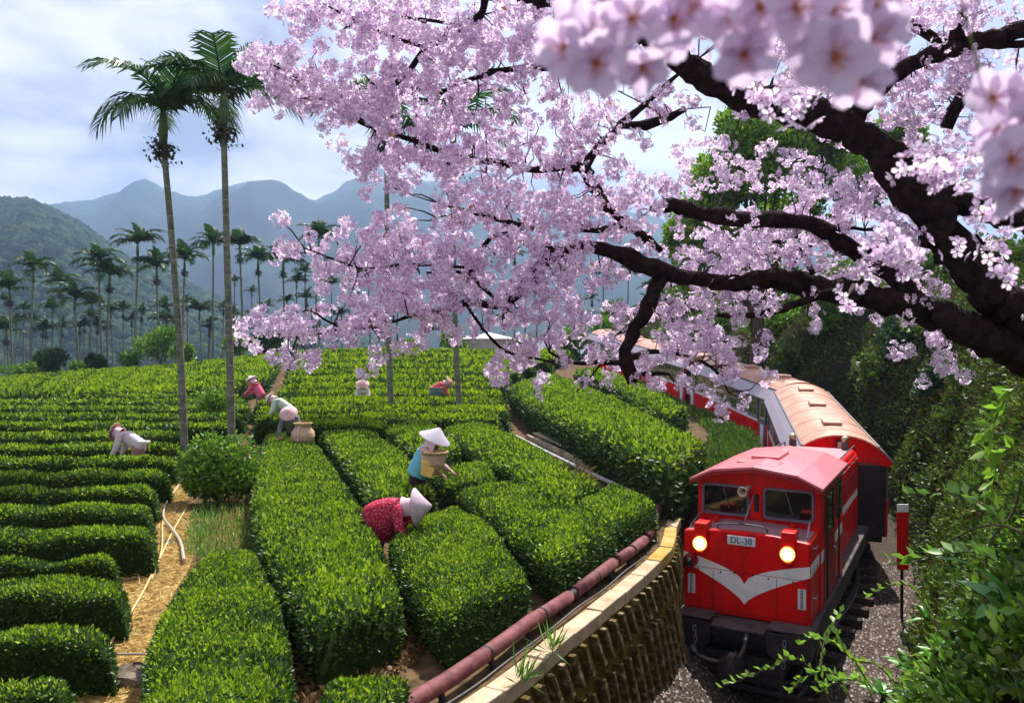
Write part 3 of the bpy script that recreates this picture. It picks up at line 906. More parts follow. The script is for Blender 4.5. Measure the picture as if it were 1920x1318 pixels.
# frame
MB().box(-1.0, 1.0, 0.0, 5.4, 0.80, 0.93).build('running_board', M['deck'], loco, bevel=0.012)
MB().box(-0.97, 0.97, 0.12, 5.3, 0.55, 0.795).build('frame', M['black'], loco)
MB().box(-0.55, 0.55, 0.5, 4.9, 0.2, 0.545).build('underframe', M['black'], loco)
for s in (-1, 1):
    b = MB().prism([(s * 0.40, 0.93), (s * 1.0, 0.965), (s * 1.0, 0.62), (s * 0.86, 0.56), (s * 0.52, 0.56), (s * 0.40, 0.66)], -0.10, 0.10).build('buffer_beam', M['black'], loco, bevel=0.012)
    MB().box(s * 0.41, s * 0.99, -0.095, 0.17, 0.968, 0.985).build('beam_top_plate', M['deck'], b)
MB().prism([(-0.40, 0.90), (0.40, 0.90), (0.40, 0.72), (-0.40, 0.72)], -0.02, 0.10).build('coupler_pocket', M['black'], loco)
MB().box(-0.38, 0.38, -0.14, 0.12, 0.905, 0.925).build('front_step', M['deck'], loco)
cp = MB().box(-0.10, 0.10, -0.30, 0.12, 0.42, 0.56).build('coupler', M['black'], loco, bevel=0.02)
MB().prism(rrect(0, 0.46, 0.34, 0.26, 0.06), -0.38, -0.26).build('coupler_head', M['black'], cp)
MB().box(-0.05, 0.05, -0.385, -0.255, 0.40, 0.66).build('coupler_pin', M['deck'], cp)
hose = [(0.12, -0.05, 0.86), (0.13, -0.14, 0.80), (0.12, -0.2, 0.70), (0.05, -0.23, 0.58), (-0.12, -0.24, 0.50), (-0.35, -0.23, 0.48), (-0.56, -0.20, 0.52), (-0.66, -0.12, 0.56)]
hp = interp_path(hose, 30)
ho_ = MB().tube(hp, 0.026, 8).build('brake_hose', M['deck'], loco, smooth=True)
MB().tube([hp[0] + np.array([0, 0, 0.02]), hp[3]], 0.034, 8).build('hose_fitting', M['chrome'], ho_)
MB().tube([hp[26], hp[29]], 0.034, 8).build('hose_fitting', M['chrome'], ho_)
for x in (-0.62, 0.66):                                  # safety chains
    ch = MB()
    for k in range(5):
        c = Vector((x + 0.015 * math.sin(k), -0.13, 0.84 - 0.075 * k))
        ring = [c + Vector((0.024 * math.cos(a) if k % 2 == 0 else 0, 0.024 * math.cos(a) if k % 2 else 0, 0.045 * math.sin(a))) for a in np.linspace(0, 2 * math.pi, 9)]
        ch.tube(ring, 0.008, 5, cap=False)
    ch.build('safety_chain', M['chrome'], loco)
# pilot with its bars
pil = MB().tube([(-0.96, -0.02, 0.62), (-0.96, -0.05, 0.30), (-0.84, -0.12, 0.14)], 0.035, 6)
pil.tube([(0.96, -0.02, 0.62), (0.96, -0.05, 0.30), (0.84, -0.12, 0.14)], 0.035, 6)
pil.box(-0.94, 0.94, -0.13, -0.08, 0.10, 0.16).box(-0.90, 0.90, -0.13, -0.09, 0.28, 0.33)
pil = pil.build('pilot', M['black'], loco)
for x in (-0.62, -0.3, 0.3, 0.62):
    MB().box(x - 0.02, x + 0.02, -0.125, -0.095, 0.155, 0.56).build('pilot_bar', M['black'], pil)
MB().prism([(-0.7, 0.55), (0.7, 0.55), (0.62, 0.18), (-0.62, 0.18)], -0.07, -0.04).build('pilot_plate', M['black'], pil)
for s in (-1, 1):                                         # foot steps below the deck corners
    st = MB().box(s * 0.93, s * 0.98, 0.35, 0.40, 0.25, 0.80).box(s * 0.93, s * 0.98, 0.72, 0.77, 0.25, 0.80).box(s * 0.80, s * 0.99, 0.34, 0.78, 0.24, 0.27).box(s * 0.80, s * 0.99, 0.34, 0.78, 0.50, 0.53)
    st.build('foot_step', M['black'], loco)
# wheels
for yy in (0.9, 1.9, 3.6, 4.6):
    for s in (-1, 1):
        mt = Matrix.Translation((s * 0.40, yy, 0.33)) @ Matrix.Rotation(R(90) * s, 4, 'Y')
        wb = MB().lathe([(0.0, 0.10), (0.10, 0.10), (0.12, 0.05), (0.26, 0.04), (0.29, 0.09), (0.33, 0.09), (0.33, 0.0), (0.36, -0.01), (0.36, -0.035), (0.0, -0.035)], 24, mt).build('wheel', M['black'], loco)
    MB().box(-0.62, 0.62, yy - 0.28, yy + 0.28, 0.30, 0.50).build('axle_box', M['black'], loco)
# nose
MB().prism([(-0.93, 0.935), (0.93, 0.935), (0.93, 2.11), (0.45, 2.165), (0, 2.185), (-0.45, 2.165), (-0.93, 2.11)], 0.19, 0.78).build('nose', M['red'], loco, bevel=0.028)
MB().prism([(-0.88, 2.122), (0.88, 2.122), (0.43, 2.173), (0, 2.194), (-0.43, 2.173)][::-1], 0.225, 0.74).build('nose_top', M['nosetop'], loco)
# chevron stripe: a thin raised plate on the nose
def chev(s):
    up, lo = [], []
    for k in range(15):
        u = k / 14.0
        x = 0.93 * (1 - u)
        ztop = 1.435 + (1.80 - 1.435) * (1 - u ** 1.0) ** 0.52 if u < 1 else 1.435
        zbot = 1.14 + (1.645 - 1.14) * max(0.0, 1 - u) ** 0.72
        up.append((s * x, ztop)); lo.append((s * x, zbot))
    return up, lo
for s in (-1, 1):
    up, lo = chev(s)
    vs_, fs_ = [], []
    for (a, b) in zip(up, lo):
        vs_ += [(a[0], 0.186, a[1]), (b[0], 0.186, b[1])]
    n_ = len(up)
    for k in range(n_ - 1):
        fs_.append((2 * k, 2 * k + 1, 2 * k + 3, 2 * k + 2))
    MB().add(vs_, fs_).build('chevron', M['stripe'], loco)
    # stripe carried round the side of nose and cab
    MB().box(s * 0.9305, s * 0.934, 0.22, 0.76, 1.63, 1.80).build('side_stripe', M['stripe'], loco)
    MB().box(s * 0.9505, s * 0.9545, 0.80, 1.0, 1.63, 1.80).build('side_stripe', M['stripe'], loco)
    MB().box(s * 0.9505, s * 0.9545, 1.85, 2.5, 1.63, 1.80).build('side_stripe', M['stripe'], loco)
# cab
roofpoly = [(-0.99, 2.745), (-0.62, 2.915), (0, 2.995), (0.62, 2.915), (0.99, 2.745)]
cab = MB().prism([(-0.95, 0.935), (0.95, 0.935), (0.95, 2.74), (0.62, 2.885), (0, 2.96), (-0.62, 2.885), (-0.95, 2.74)], 0.765, 2.55).build('cab', M['red'], loco, bevel=0.02)
rf = [(x * 1.035, z + 0.0) for x, z in roofpoly]
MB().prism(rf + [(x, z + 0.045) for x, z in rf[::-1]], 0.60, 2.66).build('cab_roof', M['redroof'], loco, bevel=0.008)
MB().prism([(-1.03, 2.70), (-0.62, 2.872), (0, 2.955), (0.62, 2.872), (1.03, 2.70), (1.02, 2.742), (0.62, 2.914), (0, 2.994), (-0.62, 2.914), (-1.02, 2.742)], 0.585, 0.61).build('roof_lip', M['darkred'], loco)
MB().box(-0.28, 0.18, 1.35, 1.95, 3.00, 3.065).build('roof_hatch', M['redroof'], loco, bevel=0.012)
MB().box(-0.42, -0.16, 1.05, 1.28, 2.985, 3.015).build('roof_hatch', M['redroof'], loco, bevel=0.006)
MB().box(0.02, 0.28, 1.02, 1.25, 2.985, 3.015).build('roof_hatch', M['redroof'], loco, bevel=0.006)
for s in (-1, 1):
    MB().box(s * 0.985, s * 1.02, 0.62, 2.64, 2.715, 2.735).build('rain_gutter', M['deck'], loco)
# windscreens
for s, fm in ((-1, 'black'), (1, 'rubber')):
    cx = s * 0.485
    w = MB()
    outer = rrect(cx, 2.475, 0.76, 0.475, 0.07); inner = rrect(cx, 2.475, 0.69, 0.405, 0.05)
    n_ = len(outer)
    vs_ = [(x, 0.725, z) for x, z in outer] + [(x, 0.725, z) for x, z in inner] + [(x, 0.77, z) for x, z in outer] + [(x, 0.752, z) for x, z in inner]
    fs_ = []
    for k in range(n_):
        k2 = (k + 1) % n_
        fs_ += [(k, k2, n_ + k2, n_ + k), (k, 2 * n_ + k, 2 * n_ + k2, k2), (n_ + k, n_ + k2, 3 * n_ + k2, 3 * n_ + k)]
    wf = w.add(vs_, fs_).build('windscreen', M['rubber'], loco, label='black framed windscreen' if s < 0 else 'grey framed windscreen')
    MB().prism(rrect(cx, 2.475, 0.70, 0.415, 0.05), 0.748, 0.757).build('pane', M['glass'], wf)
    MB().tube([(cx - 0.05, 0.735, 2.70), (cx + 0.07, 0.73, 2.34)], 0.006, 5).build('wiper', M['chrome'], wf)
# small centre pillar window and handbrake housing
MB().box(-0.085, 0.085, 0.735, 0.77, 2.22, 2.72).build('centre_pillar', M['red'], loco)
MB().box(-0.03, 0.045, 0.73, 0.737, 2.33, 2.60).build('pillar_slot', M['black'], loco)
# horn
hm_ = Matrix.Translation((-0.10, 0.46, 2.70)) @ Matrix.Rotation(R(90), 4, 'X')
hn = MB().lathe([(0.03, -0.28), (0.032, -0.02), (0.042, 0.03), (0.075, 0.075), (0.072, 0.08), (0.038, 0.02), (0.02, -0.02)], 18, hm_).build('horn', M['cream'], loco, smooth=True)
MB().box(-0.14, -0.06, 0.56, 0.76, 2.60, 2.625).build('horn_bracket', M['red'], hn)
# headlamps with their red posts
for s in (-1, 1):
    hx = s * 0.64
    lp = MB().box(hx - s * 0.10, hx + s * 0.10, 0.12, 0.34, 1.86, 2.26).build('headlamp', M['red'], loco, bevel=0.015, label='lit round headlamp on red post')
    mt = Matrix.Translation((hx, 0.12, 1.965)) @ Matrix.Rotation(R(90), 4, 'X')
    MB().lathe([(0.0, 0.025), (0.05, 0.022), (0.082, 0.008)], 20, mt).build('lens', M['lamp'], lp, smooth=True)
    MB().lathe([(0.082, 0.0), (0.105, 0.0), (0.105, 0.03), (0.084, 0.03), (0.082, 0.0)], 20, mt).build('lamp_rim', M['lamprim'], lp)
    MB().box(hx - 0.06, hx + 0.06, 0.08, 0.14, 1.835, 1.85).build('lamp_shelf', M['red'], lp)
# number plate
pl = MB().box(-0.245, 0.165, 0.166, 0.189, 1.985, 2.115).build('number_plate', M['plate'], loco, bevel=0.004, label='white number plate reading DL-38')
link('plate_text', text_mesh('DL-38', 0.128, M['ink'], 'plate_text'), pl, loc=(-0.04, 0.1635, 2.049), rot=(R(90), 0, 0))
# red tail lamp low on the left
mt = Matrix.Translation((-0.80, 0.19, 1.69)) @ Matrix.Rotation(R(90), 4, 'X')
tl = MB().lathe([(0.105, 0.0), (0.10, 0.09), (0.075, 0.11), (0.07, 0.10)], 18, mt).build('tail_lamp', M['darkred'], loco, smooth=True)
MB().lathe([(0.075, 0.10), (0.06, 0.135), (0.03, 0.155), (0.0, 0.16)], 18, mt).build('lens', M['glass'], tl, smooth=True)
# notices with small characters
for s in (-1, 1):
    cx = s * 0.81 + 0.01
    nb = MB().box(cx - 0.055, cx + 0.055, 0.176, 0.189, 1.195, 1.475).build('notice', M['plate'], loco)
    for k, chx in enumerate('昏琳精日單割'):
        link('character', text_mesh(chx, 0.046, M['redink'] if k in (2, 4) else M['ink'], 'character', 0.001), nb, loc=(cx, 0.1745, 1.446 - 0.044 * k), rot=(R(90), 0, 0))
# panel seams of the nose
for (x0, x1, z0, z1) in ((-0.92, 0.92, 1.592, 1.598), (-0.47, -0.463, 0.96, 1.59), (0.463, 0.47, 0.96, 1.59), (-0.92, 0.92, 1.005, 1.010)):
    MB().box(x0, x1, 0.1835, 0.1895, z0, z1).build('panel_seam', M['darkred'], loco)
for x in (-0.7, -0.35, 0.35, 0.7):
    MB().lathe([(0.013, 0), (0.013, 0.018), (0, 0.02)], 8, Matrix.Translation((x, 0.19, 1.56)) @ Matrix.Rotation(R(90), 4, 'X')).build('rivet', M['darkred'], loco)
# grab rails on the nose
MB().tube(interp_path([(-0.42, 0.26, 2.17), (-0.40, 0.25, 2.235), (-0.1, 0.25, 2.27), (0.2, 0.25, 2.265), (0.30, 0.25, 2.235), (0.32, 0.26, 2.165)], 22), 0.012, 6).build('grab_rail', M['black'], loco)
MB().tube([(-0.06, 0.42, 2.18), (-0.06, 0.40, 2.30), (0.0, 0.66, 2.62)], 0.010, 6).build('latch_rod', M['chrome'], loco)
for s in (-1, 1):
    MB().tube([(s * 0.86, 0.28, 2.12), (s * 0.86, 0.30, 2.17), (s * 0.82, 0.66, 2.30), (s * 0.82, 0.75, 2.29)], 0.012, 6).build('grab_rail', M['chrome'], loco)
    MB().lathe([(0.05, 0), (0.045, 0.05), (0.02, 0.08), (0, 0.085)], 10, Matrix.Translation((s * 0.58, 0.6, 2.165))).build('filler_cap', M['red'], loco)
    for z in (1.30, 1.72, 2.0):
        MB().tube([(s * 0.93, 0.36, z), (s * 0.975, 0.38, z), (s * 0.975, 0.50, z), (s * 0.93, 0.52, z)], 0.010, 6).build('nose_handle', M['chrome'], loco)
    # bolt heads along the nose foot and hinge line
    for x in (0.2, 0.45, 0.7):
        MB().lathe([(0.018, 0), (0.018, 0.012), (0, 0.014)], 8, Matrix.Translation((s * x, 0.19, 0.985)) @ Matrix.Rotation(R(90), 4, 'X')).build('bolt', M['darkred'], loco)
    MB().lathe([(0.014, 0), (0.014, 0.03), (0, 0.032)], 8, Matrix.Translation((s * 0.13 - 0.01, 0.185, 1.585)) @ Matrix.Rotation(R(90), 4, 'X')).build('bolt', M['black'], loco)
    # cab door, window, rails on each side
    dr = MB().box(s * 0.9505, s * 0.957, 1.02, 1.83, 0.98, 2.66).build('cab_door', M['darkred'], loco, bevel=0.004)
    MB().box(s * 0.9575, s * 0.961, 1.12, 1.73, 1.95, 2.58).build('pane', M['glass'], dr)
    MB().tube([(s * 0.96, 1.68, 1.5), (s * 1.0, 1.68, 1.52), (s * 1.0, 1.68, 1.62), (s * 0.96, 1.68, 1.64)], 0.012, 6).build('door_handle', M['chrome'], dr)
    sw = MB().box(s * 0.9505, s * 0.956, 1.95, 2.45, 2.0, 2.6).build('side_window', M['black'], loco)
    MB().box(s * 0.9565, s * 0.959, 1.99, 2.41, 2.04, 2.56).build('pane', M['glass'], sw)
    for yy in (0.96, 1.89):
        MB().tube([(s * 0.96, yy, 1.05), (s * 1.01, yy, 1.08), (s * 1.01, yy, 2.58), (s * 0.96, yy, 2.62)], 0.014, 6).build('hand_rail', M['black'], loco)
# engine hood behind the cab
hd = MB().prism([(-0.80, 0.935), (0.80, 0.935), (0.80, 2.50), (0.70, 2.60), (-0.70, 2.60), (-0.80, 2.50)], 2.555, 5.2).build('engine_hood', M['red'], loco, bevel=0.02)
MB().box(-0.66, 0.66, 2.68, 5.15, 2.602, 2.615).build('hood_top', M['nosetop'], loco)
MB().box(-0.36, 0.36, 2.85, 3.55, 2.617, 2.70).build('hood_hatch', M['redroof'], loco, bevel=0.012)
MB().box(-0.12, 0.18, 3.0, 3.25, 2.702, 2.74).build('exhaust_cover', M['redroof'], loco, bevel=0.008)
for s in (-1, 1):
    MB().box(s * 0.8005, s * 0.804, 2.56, 5.15, 1.66, 1.80).build('hood_stripe', M['stripe'], hd)
    for k in range(5):
        y0 = 2.62 + k * 0.51
        dp = MB().box(s * 0.8005, s * 0.812, y0, y0 + 0.47, 1.02, 1.64).build('hood_door', M['red'], hd, bevel=0.004)
        MB().box(s * 0.8005, s * 0.812, y0, y0 + 0.47, 1.82, 2.44).build('hood_door', M['red'], hd, bevel=0.004)
        for j in range(7):
            z0 = 1.88 + j * 0.058
            MB().box(s * 0.812, s * 0.822, y0 + 0.06, y0 + 0.41, z0, z0 + 0.026).build('louvre', M['darkred'], dp)
        MB().tube([(s * 0.812, y0 + 0.2, 2.475), (s * 0.84, y0 + 0.2, 2.475), (s * 0.84, y0 + 0.28, 2.475), (s * 0.812, y0 + 0.28, 2.475)], 0.009, 5).build('door_catch', M['chrome'], hd)
    MB().tube([(s * 0.74, 2.7, 2.60), (s * 0.74, 2.72, 2.70), (s * 0.74, 5.1, 2.70), (s * 0.74, 5.12, 2.60)], 0.016, 6).build('hood_rail', M['black'], loco)
    bl = MB().box(s * 0.56 - 0.07, s * 0.56 + 0.07, 5.02, 5.16, 2.617, 2.76).build('bell_stand', M['deck'], loco, bevel=0.02)
    MB().lathe([(0.0, 2.74), (0.06, 2.755), (0.085, 2.81), (0.075, 2.87), (0.04, 2.905), (0, 2.91)], 16, Matrix.Translation((s * 0.56, 5.09, 0))).build('bell', M['brass'], bl, smooth=True)
MB().tube([(-0.5, 5.3, 0.93), (-0.5, 5.32, 1.9), (0.5, 5.32, 1.9), (0.5, 5.3, 0.93)], 0.016, 6).build('rear_rail', M['black'], loco)

# ================================================================== carriages
def carriage(y0, y1, label, first=False):
    a, b = trk_at(y0), trk_at(y1)
    dv = b - a
    Lc = float(np.linalg.norm(dv))
    yaw = -math.atan2(dv[0], dv[1])
    pitch = math.atan2(dv[2], math.hypot(dv[0], dv[1]))
    root = link('carriage', None, loc=tuple(a), label=label, cat='carriage', group='carriages behind the locomotive')
    root.rotation_euler = Euler((pitch, 0, yaw), 'XYZ')
    MB().box(-0.99, 0.99, 0, Lc, 0.50, 1.33).build('body', M['red'], root, bevel=0.02)
    MB().box(-0.93, 0.93, 0.25, Lc - 0.25, 0.30, 0.495).build('underframe', M['black'], root)
    for yy in (1.1, 1.9, Lc - 1.9, Lc - 1.1):
        for s in (-1, 1):
            mt = Matrix.Translation((s * 0.40, yy, 0.29)) @ Matrix.Rotation(R(90) * s, 4, 'Y')
            MB().lathe([(0, 0.08), (0.1, 0.08), (0.12, 0.04), (0.24, 0.03), (0.29, 0.08), (0.29, 0.0), (0.31, -0.02), (0, -0.02)], 18, mt).build('wheel', M['black'], root)
    MB().box(-0.965, 0.965, 0.02, Lc - 0.02, 1.335, 2.16).build('window_band', M['carwin'] if not first else M['silver'], root)  # first carriage: reflected sheen along its side painted in as silver
    nwin = 7
    for s in (-1, 1):
        MB().box(s * 0.967, s * 0.996, 0.75, Lc - 0.75, 1.34, 1.40).build('waist_rail', M['stripe'], root)
        for yy in (0.12, Lc - 0.60):
            dr = MB().box(s * 0.9915, s * 1.0, yy, yy + 0.48, 0.56, 2.12).build('door', M['silver'], root, bevel=0.006)
            MB().box(s * 1.0005, s * 1.003, yy + 0.1, yy + 0.38, 1.42, 2.0).build('pane', M['greenglass'], dr)
            MB().box(s * 1.0005, s * 1.003, yy + 0.12, yy + 0.36, 0.66, 1.30).build('door_panel', M['stripe'], dr)
        w = (Lc - 1.6) / nwin
        for k in range(nwin):
            c0 = 0.8 + k * w
            wf = MB()
            for (q0, q1, z0, z1) in ((c0 + 0.03, c0 + w - 0.03, 1.42, 1.46), (c0 + 0.03, c0 + w - 0.03, 2.06, 2.10), (c0 + 0.03, c0 + 0.07, 1.461, 2.059), (c0 + w - 0.07, c0 + w - 0.03, 1.461, 2.059)):
                wf.box(s * 0.966, s * 0.985, q0, q1, z0, z1)
            wf = wf.build('window', M['silver'], root)
            MB().box(s * 0.966, s * 0.972, c0 + 0.07, c0 + w - 0.07, 1.461, 2.059).build('pane', M['greenglass'], wf)
            MB().box(s * 0.9725, s * 0.978, c0 + 0.071, c0 + w - 0.071, 1.75, 1.78).build('window_bar', M['silver'], wf)
    # barrel roof
    arc = []
    for k in range(15):
        t = -1 + 2 * k / 14
        arc.append((1.08 * t, 2.155 + 0.56 * (1 - abs(t) ** 2.3)))
    def roofstrip(i0, i1, mat, name, lift=0.0):
        mb = MB(); seg = arc[i0:i1 + 1]; vs_, fs_ = [], []
        for (x, z) in seg:
            vs_ += [(x, -0.12, z + lift), (x, Lc + 0.12, z + lift), (x * 0.985, -0.12, z - 0.035), (x * 0.985, Lc + 0.12, z - 0.035)]
        for k in range(len(seg) - 1):
            b = 4 * k
            fs_ += [(b, b + 1, b + 5, b + 4), (b + 2, b + 6, b + 7, b + 3), (b, b + 4, b + 6, b + 2), (b + 1, b + 3, b + 7, b + 5)]
        mb.add(vs_, fs_)
        o = mb.build(name, mat, root)
        return o
    rt = roofstrip(2, 12, M['cartop'], 'roof')
    rt.data.polygons.foreach_set('use_smooth', [True] * len(rt.data.polygons))
    md = rt.modifiers.new('edges', 'EDGE_SPLIT'); md.split_angle = R(40)
    roofstrip(0, 2, M['silver'], 'eave'); roofstrip(12, 14, M['silver'], 'eave')
    for s, k in ((-1, 2), (1, 12)):
        x, z = arc[k]
        MB().box(x - 0.02, x + 0.02, -0.13, Lc + 0.13, z + 0.002, z + 0.03).build('gutter', M['gutter'], root)
    for yy in np.linspace(1.2, Lc - 1.2, 3):
        MB().box(-0.2, 0.2, yy - 0.25, yy + 0.25, 2.715, 2.79).build('roof_vent', M['cartop'], root, bevel=0.02)
    # roof seams
    for yy in np.linspace(0.5, Lc - 0.5, 6):
        mb = MB()
        pts = [(x, yy, z + 0.004) for x, z in arc[2:13]]
        mb.tube(pts, 0.005, 4).build('roof_seam', M['cartop'], root)
    # end faces
    for ye, sg in ((-0.03, -1), (Lc + 0.03, 1)):
        arcp = [(x * 0.985, z - 0.012) for x, z in arc]
        lo = [(0.99, 2.03), (0.55, 2.12), (0, 2.15), (-0.55, 2.12), (-0.99, 2.03)]
        MB().prism(arcp + lo, ye - 0.05 * sg, ye + 0.012 * sg).build('end_arch', M['red'], root)
        MB().box(-0.94, 0.94, min(ye, ye - 0.02 * sg), max(ye, ye - 0.02 * sg), 1.336, 2.05).build('end_panel', M['black'], root)
        MB().box(-0.94, 0.94, min(ye, ye - 0.03 * sg), max(ye, ye - 0.03 * sg), 0.52, 1.335).build('end_panel', M['black'], root)
        MB().tube(interp_path([(-0.24, ye + 0.06 * sg, 1.3), (-0.24, ye + 0.06 * sg, 1.95), (-0.15, ye + 0.06 * sg, 2.05), (0.15, ye + 0.06 * sg, 2.05), (0.24, ye + 0.06 * sg, 1.95), (0.24, ye + 0.06 * sg, 1.3)], 24), 0.04, 6).build('gangway_hoop', M['rubber'], root)
    lb = MB().box(-0.09, 0.09, -0.16, -0.03, 2.42, 2.60).build('end_lamp', M['black'], root, bevel=0.01)
    MB().box(-0.06, 0.06, -0.165, -0.161, 2.45, 2.57).build('lamp_glass', M['cream'], lb)
    MB().box(-0.62, -0.36, -0.07, -0.055, 1.93, 2.05).build('end_board', M['whitepipe'], root)
    return root
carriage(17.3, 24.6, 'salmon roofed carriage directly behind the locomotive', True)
carriage(25.1, 32.7, 'red carriage with silver doors, second behind the locomotive')
carriage(33.3, 41.3, 'red carriage half hidden by blossom, third behind the locomotive')
carriage(41.9, 50.0, 'farthest red carriage, mostly hidden behind the blossom branches')

# red and white marker post beside the locomotive
p, t, n = trk_frame(15.0)
mk = thing('marker_post', 'red marker post with white top beside the locomotive', 'post', loc=(p[0] + n[0] * 1.28, p[1] + n[1] * 1.28, p[2] - 0.28))
MB().box(-0.02, 0.02, -0.02, 0.02, 0, 1.2).build('stake', M['black'], mk)
MB().box(-0.10, 0.10, -0.045, -0.021, 0.95, 1.98).build('red_board', M['red'], mk)
MB().box(-0.10, 0.10, -0.045, -0.021, 1.982, 2.12).build('white_board', M['stripe'], mk)
# ================================================================== shrubs, trees, bank plants
def leaf_cloud(center, radii, n, Ls, out=0.8, up=0.5, shell=0.45, lumps=9, seed=0, spread=0.8, width=0.26, droop=0.0, cut=None):
    """leaves spread through a lumpy crown volume"""
    r = np.random.default_rng(seed)
    c = np.array(center); rad = np.array(radii)
    lc = unit(r.normal(size=(lumps, 3))) * r.uniform(0.25, 0.75, (lumps, 1))
    lr = r.uniform(0.35, 0.62, lumps)
    k = r.integers(0, lumps, n)
    d = unit(r.normal(size=(n, 3)))
    rr = lr[k][:, None] * (1 - shell * r.random((n, 1)) ** 1.4)
    q = lc[k] + d * rr
    P = c + q * rad
    N = unit(d * out + np.array([0, 0, up]))
    if cut is not None:
        m = P[:, 2] > cut
        P, N = P[m], N[m]
    L_ = Ls * r.uniform(0.6, 1.3, len(P))
    return leaf_arrays(P, N, L_, spread=spread, width=width, droop=droop)

def bush(name, label, cat, base, radii, n, Ls, mat, seed, lift=0.9, stems=4, group=None, lumps=9, shell=0.45):
    root = thing(name, label, cat, loc=base, group=group)
    V, T = leaf_cloud((0, 0, radii[2] * lift), radii, n, Ls, seed=seed, lumps=lumps, shell=shell, cut=0.0)
    link('crown', mesh_np('crown', V, T, mat), root, kind='stuff')
    r = random.Random(seed)
    for k in range(stems):
        a = r.uniform(0, 6.28); q = r.uniform(0.2, 0.6)
        MB().tube(interp_path([(0.05 * math.cos(a), 0.05 * math.sin(a), -0.05), (radii[0] * q * 0.5 * math.cos(a), radii[1] * q * 0.5 * math.sin(a), radii[2] * lift * 0.6),
                   (radii[0] * q * math.cos(a), radii[1] * q * math.sin(a), radii[2] * lift * 1.2)], 6), [0.03 * radii[2], 0.028 * radii[2], 0.024 * radii[2], 0.02 * radii[2], 0.015 * radii[2], 0.01 * radii[2]], 5).build('stem', M['wood'], root)
    return root

def gpt(px, py, h=0.0):
    x, y = onfield(px, py, h)
    return (x, y, float(G(x, y)))

# big shrub at the feet of the two tall palms
b0 = gpt(398, 955)
bush('leafy_shrub', 'large leafy shrub at the foot of the two tall palms', 'shrub', (b0[0], b0[1] + 0.3, 0), (0.64, 0.6, 0.60), 10000, 0.085, M['bush'], 3, lift=0.85, lumps=18)
b1 = gpt(405, 800)
sp = bush('young_tree', 'slim young tree between the trunks of the two tall palms', 'tree', b1, (0.55, 0.5, 0.62), 1500, 0.12, M['bush'], 5, lift=1.35, stems=3)
# bushes on the ridge
RB = [(100, 694, 30, 24, 'darkbush', 'round clipped dark bush on the ridge at the left'), (182, 692, 20, 18, 'darkbush', 'smaller dark bush on the ridge right of the round one'),
      (300, 678, 50, 34, 'bush', 'bright bushy sapling on the ridge between two tall palms'), (345, 682, 22, 20, 'bush', 'small bright bush just right of the bushy sapling'),
      (245, 690, 22, 16, 'bush', 'low bush on the ridge left of the bushy sapling'), (445, 668, 28, 22, 'bush', 'loose green bush on the ridge right of the tall palms'),
      (500, 662, 34, 18, 'darkbush', 'low dark thicket on the ridge below the blossom tip'), (60, 706, 45, 14, 'bush', 'low weedy bush at the far left end of the ridge'),
      (150, 698, 20, 14, 'bush', 'small weedy bush between the two dark bushes'), (845, 658, 28, 20, 'bush', 'yellow green bush left of the white roofed tank'),
      (770, 660, 22, 13, 'bush', 'low round bush on the ridge under the hanging blossom'), (985, 656, 26, 16, 'bush', 'bush right of the white roofed tank'), (1075, 655, 34, 22, 'bush', 'bright bush near the far end of the train'),
      (1130, 652, 30, 28, 'bush', 'tall bright bush behind the farthest carriage')]
for i, (px, py, rx, rz, mt, lab) in enumerate(RB):
    d = 55.0 + (i % 3)
    x = (px - CX) / F * d
    s = d / F
    z = max(float(G(x, d)), pixray(px, py, d).z)
    bush('ridge_bush', lab, 'bush', (x, d, z - 0.1), (rx * s, rx * s * 0.9, rz * s * 1.05), 900 if rx < 30 else 1600, 0.30, M[mt], 50 + i, lift=0.9, group='bushes along the ridge', stems=3)

# large green tree behind the cherry, on top of the embankment
d = 34.0
tb = pixray(1415, 590, d)
tree = thing('green_tree', 'tall leafy green tree behind the cherry blossom on the embankment', 'tree', loc=(tb.x, tb.y, emb_z(tb.x, tb.y) - 0.2))
zt = pixray(1415, 330, d).z - tree.location.z
MB().tube(interp_path([(0, 0, -0.2), (0.15, 0, zt * 0.4), (-0.1, 0.1, zt * 0.75), (0.1, 0, zt * 1.15)], 12), list(np.linspace(0.34, 0.06, 12)), 8).build('trunk', M['wood'], tree, smooth=True)
for k, (px, py, rr) in enumerate([(1390, 240, 62), (1440, 330, 80), (1350, 350, 78), (1330, 410, 70), (1290, 440, 55), (1470, 270, 65), (1500, 160, 40), (1545, 310, 70), (1480, 410, 75), (1300, 500, 45), (1400, 470, 70), (1560, 250, 50), (1600, 350, 55), (1690, 250, 45), (1390, 300, 60)]):
    c = pixray(px, py, d + random.uniform(-1.5, 1.5)) - tree.location
    r_ = rr * d / F
    V, T = leaf_cloud(tuple(c), (r_, r_, r_ * 0.85), 4200, 0.22, seed=200 + k, lumps=14)
    link('crown', mesh_np('crown', V, T, M['treegreen']), tree, kind='stuff')
    MB().tube(interp_path([(0, 0, zt * 0.35), tuple(c * 0.55 + Vector((0, 0, zt * 0.15))), tuple(c)], 6), [0.11, 0.09, 0.08, 0.06, 0.05, 0.03], 5).build('limb', M['wood'], tree)

